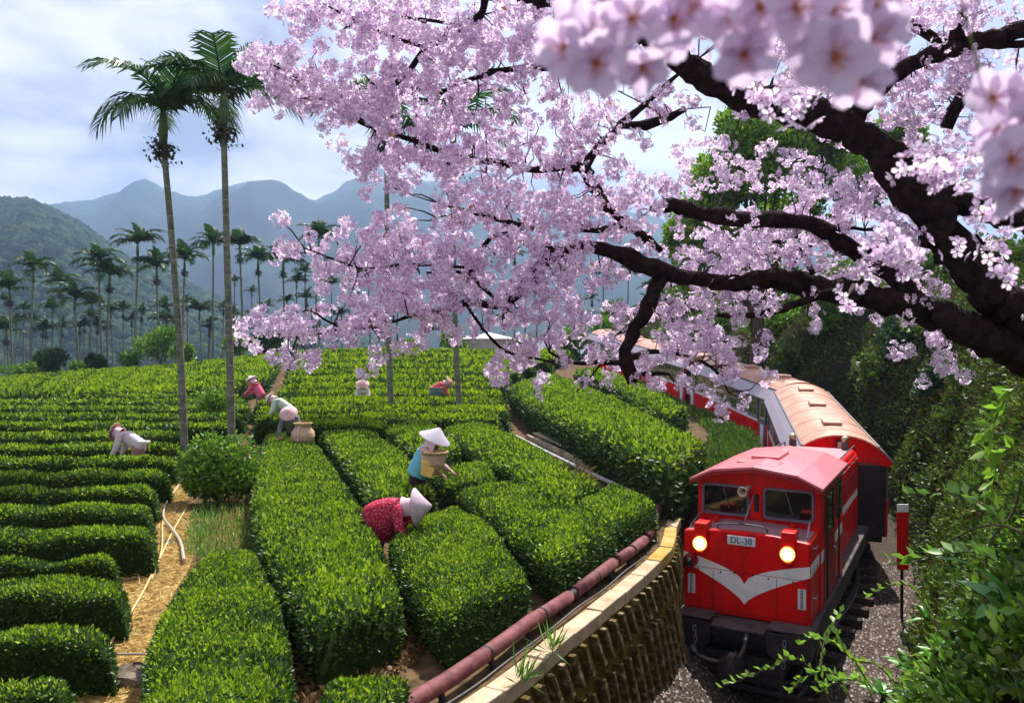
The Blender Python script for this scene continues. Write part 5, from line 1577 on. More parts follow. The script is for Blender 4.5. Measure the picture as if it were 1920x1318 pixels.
# the grove beyond the ridge: crown centre x, y and crown radius in the photograph
GROVE = [(18, 545, 42), (62, 510, 42), (12, 622, 36), (113, 535, 36), (45, 582, 22), (60, 603, 22), (185, 492, 42), (205, 518, 44), (98, 582, 27), (140, 562, 42), (172, 572, 32), (208, 585, 24), (258, 458, 46), (231, 582, 22), (294, 505, 42),
         (346, 490, 40), (266, 588, 22), (309, 580, 28), (400, 460, 40), (450, 464, 42), (484, 490, 38), (531, 492, 40), (374, 585, 32), (395, 606, 20), (419, 578, 18), (472, 548, 14), (440, 528, 16), (556, 530, 24), (572, 512, 24), (598, 450, 42),
         (622, 535, 26), (480, 592, 24), (672, 540, 30), (655, 565, 22), (183, 612, 22), (150, 615, 20), (80, 620, 20), (330, 610, 22), (690, 500, 30), (745, 560, 26), (830, 622, 34), (790, 600, 22), (905, 500, 24), (945, 605, 24), (985, 535, 20), (1030, 605, 24), (1066, 535, 20), (1110, 562, 18), (1132, 512, 24), (1178, 516, 24), (1090, 612, 18), (1215, 540, 20), (1008, 580, 18), (965, 480, 24), (880, 560, 22),
         (640, 590, 18), (585, 590, 16), (720, 600, 18)]
for k in range(20):
    GROVE.append((int(-30 + 35 * k + random.uniform(-14, 14)), int(random.uniform(560, 632)), int(random.uniform(17, 25))))
GROVE.sort()
for i, (px, py, rr) in enumerate(GROVE):
    sc = random.uniform(0.9, 1.1)
    d = float(np.clip(F * 1.75 * sc / rr, 58, 90))
    d = d if d > 58 else 58 + random.uniform(0, 3)
    top = pixray(px, py + rr * 0.45, d)
    scl = 1.08 * rr * d / F / 1.75
    x0 = top.x + random.uniform(-0.35, 0.35)
    zb = min(float(G(x0, d)), pixray(px, 700, d).z)
    if i < len(ORD):
        lab = f'slender palm of the grove beyond the ridge, {ORD[i]} from the left edge'
    else:
        lab = f'slender palm of the grove beyond the ridge, {ORD[len(GROVE) - 1 - i]} from its right end'
    palm(lab, (x0, d, zb), top, SMF, 12 if rr > 30 else 10, 300 + i, scale=scl, r0=0.10, rings=False, fruit=(i % 3 != 1), group='palm grove beyond the ridge')
print('palms done')
# ================================================================== cherry tree
CB = emb_z(4.1, 5.6)
cherry = thing('cherry_tree', 'blossoming cherry tree reaching in from the right, full of pale pink flowers', 'cherry tree', loc=(4.1, 5.6, CB))
C0 = np.array([4.1, 5.6, CB])
def cdepth(px, py):
    """distance of the crown at a pixel: the boughs come nearer towards the left"""
    return 4.9 - 0.9 * np.clip((1500 - np.asarray(px, float)) / 1000, 0, 1) - 0.35 * np.clip((250 - np.asarray(py, float)) / 250, 0, 1)
def wpt(px, py, d):
    return np.stack([(px - CX) / F * d, d + 0 * px, CAMH - (py - CY) / F * d], -1)
LIMBS = []            # sampled branch points: px, py, halfwidth px, d
def limb(pts, name='limb', dd=0.0, mat='bark', nb=None):
    """pts: (px, py, width px [, depth offset])"""
    a = np.array([(p[0], p[1], p[2], cdepth(p[0], p[1]) + dd + (p[3] if len(p) > 3 else 0)) for p in pts], float)
    n = nb or int(max(6, np.linalg.norm(np.diff(a[:, :2], axis=0), axis=1).sum() / 14))
    q = interp_path(a, n)
    W3 = wpt(q[:, 0], q[:, 1], q[:, 3]) - C0
    wid = np.maximum(q[:, 2] * np.where(q[:, 2] > 40, 0.76, 0.84), 2)
    rad = wid / 2 / F * q[:, 3]
    jit = rng.normal(size=W3.shape) * rad[:, None] * 0.10
    jit[0] = 0
    k = 10 if wid.max() > 30 else (7 if wid.max() > 9 else 5)
    rad = rad * (1 + 0.10 * rng.normal(size=len(rad)).clip(-1.5, 1.5))
    o = MB().tube(W3 + jit, list(rad), k).build(name, M[mat], cherry, smooth=True)
    for r_ in q:
        LIMBS.append((r_[0], r_[1], r_[2] / 2, r_[3]))
    return o
# trunk and heavy limbs
TR = np.array([[0, 0, -0.3], [0.02, -0.05, 0.5], [-0.05, -0.2, 1.1], [-0.2, -0.35, 1.6]])
tr_path = interp_path([tuple(p) for p in TR], 14)
MB().tube(tr_path, list(np.linspace(0.30, 0.24, 14)), 12).build('trunk', M['bark'], cherry, smooth=True)
limb([(2090, 700, 120, 0.35), (1990, 640, 110, 0.1), (1900, 585, 100), (1840, 535, 92), (1770, 440, 92), (1700, 345, 92), (1640, 275, 88), (1570, 232, 80), (1480, 205, 76), (1400, 182, 74), (1330, 148, 70), (1260, 100, 62), (1190, 50, 55), (1120, 15, 48), (1040, 2, 42), (970, -12, 36)])
limb([(2080, 730, 120, 0.35), (1990, 700, 110, 0.2), (1910, 662, 96, 0.1), (1830, 622, 88, 0.1), (1740, 582, 76, 0.1), (1650, 560, 68, 0.1), (1560, 544, 62, 0.1), (1490, 528, 56, 0.1), (1430, 525, 48, 0.1), (1370, 532, 40, 0.1), (1310, 522, 36, 0.1), (1250, 510, 38), (1200, 492, 40), (1150, 472, 36), (1090, 462, 26), (1040, 480, 24), (1005, 505, 26), (975, 545, 24), (935, 572, 20), (880, 566, 17), (840, 578, 14), (790, 586, 11), (740, 602, 8), (680, 616, 6), (640, 614, 5)])
limb([(1240, 515, 42), (1222, 552, 36), (1205, 592, 34), (1183, 632, 32), (1174, 662, 32), (1178, 690, 34), (1184, 716, 26)])
limb([(1730, 575, 44, 0.1), (1690, 530, 46, 0.1), (1640, 495, 48, 0.1), (1580, 455, 46, 0.1), (1530, 425, 42, 0.1), (1470, 412, 40, 0.1), (1400, 412, 40, 0.1), (1330, 402, 38, 0.1), (1260, 386, 34, 0.1), (1220, 392, 14, 0.1)])
limb([(1590, 245, 46), (1615, 205, 44), (1650, 160, 44), (1700, 125, 44), (1760, 98, 44), (1830, 80, 44), (1920, 55, 44), (2000, 40, 44)])
limb([(1800, 85, 36), (1790, 55, 30), (1805, 25, 26), (1830, -20, 24)])
limb([(1770, 85, 24), (1730, 60, 26), (1690, 42, 26), (1650, 45, 18)])
limb([(1820, 80, 18), (1860, 85, 18), (1930, 82, 18)])
limb([(1690, 335, 40), (1720, 355, 52), (1780, 372, 58), (1850, 392, 60), (1930, 415, 60), (2010, 440, 60)])
limb([(1775, 240, 30, 0.2), (1790, 205, 32, 0.2), (1812, 170, 30, 0.2), (1835, 140, 20, 0.2)])
limb([(1700, 420, 10), (1640, 430, 9), (1590, 428, 8), (1540, 430, 6)])
limb([(1525, 515, 14), (1505, 475, 12), (1480, 458, 10), (1455, 452, 7), (1435, 465, 5)])
limb([(1830, 560, 24), (1860, 510, 18), (1850, 470, 10), (1830, 440, 6)])
limb([(1560, 545, 16), (1480, 575, 18), (1420, 590, 16), (1360, 592, 10), (1330, 588, 6)])
limb([(1745, 330, 14), (1780, 340, 12), (1800, 372, 10)])
# left boughs
limb([(912, -30, 20, -0.2), (908, 5, 18), (900, 32, 18), (868, 50, 20), (835, 68, 19), (800, 92, 16), (775, 122, 14), (750, 150, 13), (722, 172, 11), (704, 182, 8)])
limb([(800, 90, 9), (760, 78, 9), (720, 62, 8), (680, 45, 7), (640, 25, 6), (615, 12, 5)])
limb([(870, 50, 8), (800, 38, 8), (740, 30, 7), (700, 15, 6)])
limb([(1110, 330, 26), (1095, 316, 24), (1060, 312, 20), (1000, 318, 17), (940, 305, 17), (890, 300, 15), (830, 285, 13), (770, 262, 12), (705, 242, 10), (660, 222, 9), (625, 204, 7)])
limb([(1185, 420, 10), (1150, 400, 20), (1120, 360, 26), (1098, 315, 24), (1130, 270, 20), (1165, 235, 18), (1215, 192, 14), (1260, 150, 10), (1310, 110, 8)])
limb([(1165, 235, 14), (1210, 236, 24), (1255, 220, 20), (1285, 205, 14)])
limb([(1240, 470, 14), (1205, 440, 20), (1165, 425, 18), (1120, 432, 13), (1090, 432, 8)])
limb([(1165, 425, 12), (1158, 405, 9), (1162, 395, 6)])
limb([(1000, 430, 13), (960, 418, 13), (900, 402, 11), (860, 392, 9), (825, 382, 6)])
limb([(900, 405, 6), (870, 400, 5), (818, 408, 4)])
limb([(1050, 470, 22), (1000, 462, 14), (950, 440, 12), (915, 450, 11), (890, 500, 14), (860, 540, 12), (830, 565, 10)])
limb([(945, 575, 9), (910, 545, 10), (880, 515, 9), (845, 510, 7), (800, 512, 5)])
limb([(870, 565, 8), (900, 610, 8), (925, 640, 7), (950, 660, 7), (985, 668, 6), (1040, 680, 5)])
limb([(1178, 682, 14), (1130, 678, 12), (1085, 682, 9), (1055, 672, 7), (1030, 660, 5)])
limb([(1130, 678, 6), (1100, 715, 4), (1080, 735, 3)])
limb([(1180, 672, 13), (1220, 660, 12), (1270, 664, 9), (1320, 680, 7), (1350, 705, 5), (1365, 735, 3)])
limb([(1180, 705, 14), (1225, 700, 10), (1255, 702, 6)])
limb([(760, 495, 9), (720, 500, 8), (680, 505, 7), (640, 492, 6), (610, 480, 4), (570, 465, 3)])
limb([(900, 505, 6), (830, 498, 8), (760, 495, 8)])
limb([(640, 616, 6), (610, 600, 5), (580, 582, 4), (545, 590, 3)])
limb([(640, 616, 5), (590, 628, 4), (530, 632, 3), (490, 630, 2)])
limb([(690, 235, 8, 0.05), (640, 195, 7, 0.05), (590, 165, 6, 0.05), (540, 135, 5, 0.05), (480, 110, 3, 0.05)])
limb([(930, 135, 10), (880, 150, 12), (840, 165, 9), (820, 185, 6)])
limb([(1070, 115, 24, 0.1), (1020, 125, 20, 0.1), (960, 130, 14, 0.1), (900, 135, 9, 0.1)])
LB = np.array(LIMBS)

# blossom density by 40 px cells of the photograph (columns from x = 400)
DENS = {
 0: '001233333331' + '133332222222' + '222222333333',
 1: '000110233323' + '333332222222' + '222222232223',
 2: '013310122233' + '333322222211' + '222212332233',
 3: '023332223331' + '122112221100' + '221222233333',
 4: '002333333323' + '222222211211' + '102222033323',
 5: '000022332223' + '221223212210' + '100000123222',
 6: '000000123232' + '321233211012' + '010011002121',
 7: '000000133333' + '223332110122' + '122220002322',
 8: '000000023123' + '232222222222' + '222123200122',
 9: '000000011012' + '323333333200' + '011323322122',
 10: '000100232123' + '233333322112' + '123333233212',
 11: '000321233333' + '233322111213' + '333332333232',
 12: '000013233333' + '322332221123' + '332222222012',
 13: '000001123332' + '333332101222' + '321121222210',
 14: '001220332332' + '123332222322' + '220010113200',
 15: '022332322211' + '221112222233' + '110010000222',
 16: '011220021100' + '023222212333' + '210000011121',
 17: '000000010000' + '021201122122' + '210000000121',
 18: '000000000000' + '000000001002' + '100000000000',
 19: '000000000000' + '000000000001' + '000000000000'}
um_px, um_py, um_d, um_n = [], [], [], []
def umbels():
    for r_, row in DENS.items():
        for c, ch in enumerate(row):
            k = int(ch)
            if k == 0: continue
            x0, y0 = 400 + 40 * c, 40 * r_
            x, y = [], []
            for tuft in range({1: 1, 2: 2, 3: 5}[k]):          # flowers gather in tufts
                cx, cy = x0 + rng.uniform(1, 39), y0 + rng.uniform(1, 39)
                m_ = int(rng.integers(3, 6)); sg = rng.uniform(4.5, 8)
                x += list(cx + rng.normal(size=m_) * sg); y += list(cy + rng.normal(size=m_) * sg)
            for a, b in zip(x, y):
                um_px.append(a); um_py.append(b)
umbels()
um_px = np.array(um_px); um_py = np.array(um_py)
# right side of the crown beyond x = 1840 and outside the frame, so that the tree goes on
ex = rng.uniform(1840, 2060, 330); ey = rng.uniform(-120, 640, 330)
kx = rng.uniform(560, 2060, 450); ky = rng.uniform(-150, -5, 450)
um_px = np.concatenate([um_px, ex, kx]); um_py = np.concatenate([um_py, ey, ky])
nU = len(um_px)
dd = cdepth(um_px, um_py) + 0.10 + np.abs(rng.normal(size=nU)) * 0.28
front = rng.random(nU) < 0.42
# distance in pixels to the limbs
best = np.full(nU, 1e9); thick = np.zeros(nU)
for i in range(0, nU, 800):
    dx = um_px[i:i + 800, None] - LB[None, :, 0]; dy = um_py[i:i + 800, None] - LB[None, :, 1]
    q = np.hypot(dx, dy) - LB[None, :, 2]
    j = np.argmin(q, 1); best[i:i + 800] = q[np.arange(len(q)), j]; thick[i:i + 800] = LB[j, 2]
fr_ok = front & ((best > 6) | (thick < 15) | (rng.random(nU) < 0.10))
dd[fr_ok] = cdepth(um_px[fr_ok], um_py[fr_ok]) - 0.05 - np.abs(rng.normal(size=int(fr_ok.sum()))) * 0.16
UC = wpt(um_px, um_py, dd) - C0
print('umbels', nU)

def flower_template(r, cup):
    """5 notched petals, 2 triangles each side of the midrib, plus a small heart"""
    V, T = [], []
    for k in range(5):
        a = 2 * math.pi * k / 5
        def pt(rr, da, z): return (rr * math.cos(a + da), rr * math.sin(a + da), z)
        b = len(V)
        V += [pt(r * 0.10, 0, 0.0), pt(r * 0.68, -0.52, cup * 0.55), pt(r * 0.98, -0.20, cup * 0.8), pt(r * 0.88, 0, cup), pt(r * 0.98, 0.20, cup * 0.8), pt(r * 0.68, 0.52, cup * 0.55)]
        T += [(b, b + 1, b + 2), (b, b + 2, b + 3), (b, b + 3, b + 4), (b, b + 4, b + 5)]
    return np.array(V), np.array(T)
FV, FT = flower_template(0.0175, 0.006)
def flowers(centers, dirs, scl):
    n = len(centers)
    z = unit(dirs); x = unit(np.cross(z, rng.normal(size=(n, 3)))); y = np.cross(z, x)
    M3 = np.stack([x, y, z], 1)                      # rows
    sc = np.asarray(scl)[:, None, None]
    V = np.einsum('vk,nkj->nvj', FV, M3) * sc + centers[:, None, :]
    T = (np.arange(n)[:, None, None] * len(FV) + FT[None]).reshape(-1, 3)
    # heart: a little triangle proud of the middle
    hv = np.array([(0.0038, 0, 0.003), (-0.002, 0.0035, 0.003), (-0.002, -0.0035, 0.003)])
    HVv = np.einsum('vk,nkj->nvj', hv, M3) * sc + centers[:, None, :]
    HT = np.arange(n * 3).reshape(n, 3)
    return V.reshape(-1, 3), T, HVv.reshape(-1, 3), HT
# umbels nearest the camera: individual parts made from a few shared clusters
def cluster_mesh(seed):
    r = np.random.default_rng(seed)
    dirs = unit(r.normal(size=(6, 3)) + np.array([0, -0.5, -0.15]))
    V, T, H_, HT_ = flowers(dirs * 0.030, dirs, r.uniform(0.85, 1.15, 6))
    sv = []
    for d_ in dirs:                                 # stalks to the common bud
        sd = np.cross(d_, [0.3, 0.5, 0.8]) * 0.0009
        sv += [sd * 0.4, -sd * 0.4, d_ * 0.030 + sd]
    H_ = np.concatenate([H_, np.array(sv)]); HT_ = np.concatenate([HT_, len(HT_) * 3 + np.arange(18).reshape(6, 3)])
    return V, T, H_, HT_
CLU = []
for k in range(7):
    V, T, HV_, HT_ = cluster_mesh(900 + k)
    me = mesh_np('blossom_cluster', np.concatenate([V, HV_]), np.concatenate([T, HT_ + len(V)]), M['petal'])
    me.materials.append(M['stamen'])
    mi = np.zeros(len(T) + len(HT_), np.int32); mi[len(T):] = 1
    me.polygons.foreach_set('material_index', mi)
    CLU.append(me)
order = np.argsort(dd + np.where((um_px > 420) & (um_px < 1900) & (um_py > 10), 0, 9))
indiv = order[:260]
rest = np.setdiff1d(np.arange(nU), indiv)
for i in indiv:
    o = link('blossom_cluster', CLU[i % 7], cherry, loc=tuple(UC[i]))
    o.rotation_euler = (rng.uniform(-0.6, 0.6), rng.uniform(-0.6, 0.6), rng.uniform(-0.8, 0.8))
nf = 7
cent = np.repeat(UC[rest], nf, 0)
dirs = unit(rng.normal(size=cent.shape) + np.array([0, -0.55, -0.15]))
V, T, HV_, HT_ = flowers(cent + dirs * rng.uniform(0.018, 0.040, (len(cent), 1)), dirs, rng.uniform(0.85, 1.2, len(cent)))
print('flowers', len(cent))
link('blossoms', mesh_np('blossoms', V, T, M['petal']), cherry, kind='stuff')
link('blossom_hearts', mesh_np('blossom_hearts', HV_, HT_, M['stamen']), cherry, kind='stuff')
# young reddish leaves here and there
sel = rng.choice(rest, 420, replace=False)
P = UC[sel] + rng.normal(size=(420, 3)) * 0.02
V, T = leaf_arrays(P, np.tile(np.array([[0, -0.3, 0.3]]), (420, 1)), rng.uniform(0.025, 0.05, 420), spread=0.9, width=0.22)
link('young_leaves', mesh_np('young_leaves', V, T, M['redleaf']), cherry, kind='stuff')
# twigs from boughs to the umbels
LW = wpt(LB[:, 0], LB[:, 1], LB[:, 3]) - C0
twV, twT = [], []
used_ = np.zeros(len(LB), int)
pick = rng.choice(nU, 800, replace=False)
off = 0
for i in pick:
    q = np.hypot(um_px[i] - LB[:, 0], um_py[i] - LB[:, 1]) + np.abs(dd[i] - LB[:, 3]) * 40
    j = int(np.argmin(q))
    if q[j] > 130 or used_[j] > 2: continue
    used_[j] += 1
    a, b = LW[j], UC[i]
    L_ = np.linalg.norm(b - a)
    m1 = a * 0.62 + b * 0.38 + rng.normal(size=3) * L_ * 0.10; m2 = a * 0.25 + b * 0.75 + rng.normal(size=3) * L_ * 0.08 + np.array([0, 0, 0.03 * L_])
    pts = np.array([a, m1, m2, b]); rad = np.array([0.0055, 0.0045, 0.003, 0.0018]) * (1 if L_ > 0.2 else 0.7)
    t = unit((b - a)[None])[0]; u = np.cross(t, [0.3, 0.8, 0.5]); u /= np.linalg.norm(u); w = np.cross(t, u)
    for k in range(4):
        for m in range(3):
            ang = 2.094 * m
            twV.append(pts[k] + (u * math.cos(ang) + w * math.sin(ang)) * rad[k])
    for k in range(3):
        for m in range(3):
            m2_ = (m + 1) % 3
            twT.append((off + k * 3 + m, off + k * 3 + m2_, off + (k + 1) * 3 + m2_)); twT.append((off + k * 3 + m, off + (k + 1) * 3 + m2_, off + (k + 1) * 3 + m))
    off += 12
link('twigs', mesh_np('twigs', np.array(twV), np.array(twT), M['twig']), cherry, kind='stuff')

# ------------------------------------------------------------------ the blossoms right before the lens
def petal_mesh(L_, W_, cup, seed):
    r = random.Random(seed)
    vs_, fs_ = [], []
    nu, nv = 7, 6
    for i in range(nu + 1):
        u = i / nu
        w = W_ * (math.sin(math.pi * (0.06 + 0.80 * u ** 0.85)) ** 0.75)
        for j in range(nv + 1):
            v = -1 + 2 * j / nv
            tipcut = 0.07 * L_ * max(0, 1 - abs(v) * 2.5) * (u ** 6)
            y = L_ * u - tipcut - 0.10 * L_ * (abs(v) ** 3) * u
            z = cup * (u ** 1.6) * L_ + 0.16 * W_ * v * v * (1 - 0.3 * u) + 0.012 * L_ * math.sin(7 * v + 5 * u + seed)
            vs_.append((w * v * 0.5, y + 0.06 * L_, z))
    for i in range(nu):
        for j in range(nv):
            a = i * (nv + 1) + j
            fs_.append((a, a + 1, a + nv + 2, a + nv + 1))
    me = bpy.data.meshes.new('petal'); me.from_pydata(vs_, [], fs_); me.materials.append(M['bigpetal'])
    me.polygons.foreach_set('use_smooth', [True] * len(fs_))
    return me
PET = [petal_mesh(0.0185, 0.0175, 0.22, 1), petal_mesh(0.019, 0.018, 0.32, 2), petal_mesh(0.018, 0.0175, 0.12, 3)]
hb = MB()
for k in range(16):
    a = k * 2.4; q = 0.0016 + 0.0022 * (k % 4) / 3
    tip = (q * 2.0 * math.cos(a), q * 2.0 * math.sin(a), 0.006 + 0.0012 * (k % 3))
    hb.tube([(0.0006 * math.cos(a), 0.0006 * math.sin(a), 0.0005), tip], 0.00022, 4)
    c = Vector(tip)
    hb.add([c + Vector((0.0006, 0, 0)), c + Vector((-0.0003, 0.0005, 0)), c + Vector((-0.0003, -0.0005, 0)), c + Vector((0, 0, 0.0008))], [(0, 1, 3), (1, 2, 3), (2, 0, 3), (0, 2, 1)])
hme = bpy.data.meshes.new('stamens'); hme.from_pydata(hb.v, [], hb.f); hme.materials.append(M['stamen2'])
cb = MB().lathe([(0.0, 0.001), (0.0024, 0.0006), (0.0030, -0.0008), (0.0018, -0.004), (0.0012, -0.007), (0.0, -0.0075)], 8)
cme = bpy.data.meshes.new('calyx'); cme.from_pydata(cb.v, [], cb.f); cme.materials.append(M['redleaf'])
def near_flower(px, py, d, tilt, az_, scale=1.0):
    p = np.array(pixray(px, py, d)) - C0
    root = link('blossom', cme, cherry, loc=tuple(p))
    # flower axis looks to the camera, tilted
    root.rotation_euler = Euler((R(90 + tilt), R(az_ * 0.4), R(az_)), 'XYZ')
    root.scale = (scale,) * 3
    r = random.Random(int(px * 7 + py))
    a0 = r.uniform(0, 6.28)
    for k in range(5):
        o = link('petal', PET[r.randrange(3)], root)
        o.rotation_euler = Euler((R(r.uniform(-4, 14)), R(r.uniform(-8, 8)), a0 + 2 * math.pi * k / 5), 'XYZ')
    link('stamens', hme, root)
    return p
NEAR = [(1090, 35, .50, 10, -25, 1.0), (1110, 70, .47, -5, 15, 1.05), (1060, 90, .46, 20, -40, 1.0), (1118, 118, .45, 25, -10, 1.0), (1185, 38, .46, 0, 0, 1.05), (1150, 95, .50, 40, 20, .9), (1205, 125, .48, 45, 5, .9), (1262, 35, .46, 30, 25, 1.0),
        (1300, 10, .46, 10, -10, 1.0), (1255, 75, .5, 55, 10, .85), (1395, 100, .43, 45, -12, 1.0), (1370, 30, .44, 30, -10, 1.1), (1425, 15, .42, 5, 0, 1.1), (1490, 18, .41, 0, 10, 1.15), (1565, 108, .40, 12, -5, 1.15), (1560, 15, .42, 10, 10, 1.1),
        (1630, 75, .42, 25, 20, 1.05), (1640, 15, .43, 0, 15, 1.0), (1610, 150, .42, 60, 10, .9), (1520, 70, .43, 30, -10, 1.0), (1860, 185, .50, 5, -15, 1.0), (1915, 190, .50, 0, 10, .95), (1868, 235, .52, 45, -20, .95), (1905, 245, .5, 40, 10, 1.0), (1895, 300, .48, 10, -10, 1.05), (1905, 350, .49, 50, -5, 1.0), (1880, 330, .5, 30, -25, .9)]
npts = []
for (px, py, d, tl_, a_, sc_) in NEAR:
    npts.append(near_flower(px, py, d, tl_, a_, sc_ * 1.0))
npts = np.array(npts)
# the spray they hang from, with stalks
sp1 = interp_path([tuple(np.array(pixray(900, -260, .95)) - C0), tuple(np.array(pixray(1100, -110, .62)) - C0), tuple(np.array(pixray(1280, -60, .52)) - C0), tuple(np.array(pixray(1480, -70, .47)) - C0), tuple(np.array(pixray(1680, -60, .48)) - C0), tuple(np.array(pixray(1980, -20, .55)) - C0), tuple(np.array(pixray(2010, 170, .56)) - C0), tuple(np.array(pixray(1985, 330, .54)) - C0)], 60)
MB().tube(sp1, list(np.linspace(0.006, 0.003, 60)), 7).build('spray', M['bark'], cherry, smooth=True)
MB().tube([tuple(np.array(pixray(1080, 0, cdepth(1080, 0))) - C0), tuple(np.array(pixray(960, -150, 2.4)) - C0), tuple(sp1[0])], [0.03, 0.015, 0.006], 6).build('spray_bough', M['bark'], cherry, smooth=True)
for p in npts:
    j = int(np.argmin(np.linalg.norm(sp1 - p, axis=1)))
    m = (sp1[j] + p) / 2 + np.array([0, 0.004, 0.004])
    MB().tube(interp_path([tuple(sp1[j]), tuple(m), tuple(p + np.array([0, 0.006, 0.002]))], 7), 0.0007, 5).build('flower_stalk', M['grassstalk'], cherry)
# medium distance sprays with readable flowers
MID = [(1450, 175, 1.35), (1475, 190, 1.3), (1430, 165, 1.35), (1500, 180, 1.35), (1510, 205, 1.3), (1460, 210, 1.3), (1405, 160, 1.4), (1720, 300, 1.3), (1750, 310, 1.28), (1775, 290, 1.3), (1735, 330, 1.3), (1790, 330, 1.32), (1810, 300, 1.35), (1700, 320, 1.35), (1640, 460, 1.7), (1665, 480, 1.7), (1690, 470, 1.65), (1710, 490, 1.7), (1640, 500, 1.7), (1680, 505, 1.7), (1720, 460, 1.7), (1660, 440, 1.7), (1590, 555, 1.6), (1870, 370, 1.2), (1890, 400, 1.2), (1860, 400, 1.25), (1790, 470, 1.8), (1860, 480, 1.6), (1880, 520, 1.6)]
for (px, py, d) in MID:
    p = np.array(pixray(px, py, d)) - C0
    o = link('blossom_cluster', CLU[random.randrange(7)], cherry, loc=tuple(p))
    o.rotation_euler = (rng.uniform(-0.6, 0.6), rng.uniform(-0.6, 0.6), rng.uniform(-0.8, 0.8))
    o.scale = (0.85,) * 3
for grp, anchor in ((MID[:7], (1480, 150, 2.2)), (MID[7:14], (1740, 270, 2.2)), (MID[14:22], (1690, 540, 2.6)), (MID[22:23], (1600, 535, 2.6)), (MID[23:26], (1930, 340, 1.8)), (MID[26:], (1900, 540, 2.5))):
    ap = np.array(pixray(*anchor)) - C0
    ctr = np.mean([np.array(pixray(*g)) - C0 for g in grp], 0)
    hub = ctr * 0.75 + ap * 0.25
    MB().tube([tuple(ap), tuple(hub)], [0.006, 0.004], 5).build('twig', M['twig'], cherry)
    lw = wpt(*[np.array([v]) for v in (anchor[0], anchor[1], 4.6)])[0] - C0
    MB().tube([tuple(lw), tuple(ap)], [0.012, 0.006], 5).build('twig', M['twig'], cherry)
    for g in grp:
        MB().tube([tuple(hub), tuple(np.array(pixray(*g)) - C0)], [0.003, 0.0012], 4).build('twig', M['twig'], cherry)
print('cherry done')
# ================================================================== tea pickers
def skin_mesh(name, verts, edges, radii, mat, levels=2, root=0):
    me = bpy.data.meshes.new(name + '_cage')
    me.from_pydata([tuple(v) for v in verts], edges, [])
    o = bpy.data.objects.new('cage', me)
    COL.objects.link(o)
    md = o.modifiers.new('skin', 'SKIN'); md.use_smooth_shade = True
    sv = me.skin_vertices[0].data
    for i, r_ in enumerate(radii):
        rr = r_ if hasattr(r_, '__len__') else (r_, r_)
        sv[i].radius = rr; sv[i].use_root = (i == root)
    sb = o.modifiers.new('sub', 'SUBSURF'); sb.levels = levels; sb.render_levels = levels
    bpy.context.view_layer.update()
    out = bpy.data.meshes.new_from_object(o.evaluated_get(bpy.context.evaluated_depsgraph_get()))
    out.name = name
    bpy.data.objects.remove(o); bpy.data.meshes.remove(me)
    out.materials.clear(); out.materials.append(mat)
    return out

def cloth(name, col, col2=None, dots=None):
    m = principled(name, col, 0.9, 0.1, col2=col2, nscale=14 if col2 else 8)
    if dots is not None:
        t = m.node_tree; b = t.nodes['Principled BSDF']
        tcn = t.nodes.new('ShaderNodeTexCoord'); vo = t.nodes.new('ShaderNodeTexVoronoi')
        vo.inputs['Scale'].default_value = 38
        rp = t.nodes.new('ShaderNodeValToRGB')
        rp.color_ramp.interpolation = 'CONSTANT'
        rp.color_ramp.elements[0].color = (*dots, 1); rp.color_ramp.elements[1].color = (*col, 1); rp.color_ramp.elements[1].position = 0.27
        t.links.new(tcn.outputs['Object'], vo.inputs['Vector']); t.links.new(vo.outputs['Distance'], rp.inputs['Fac'])
        t.links.new(rp.outputs['Color'], b.inputs['Base Color'])
    return m

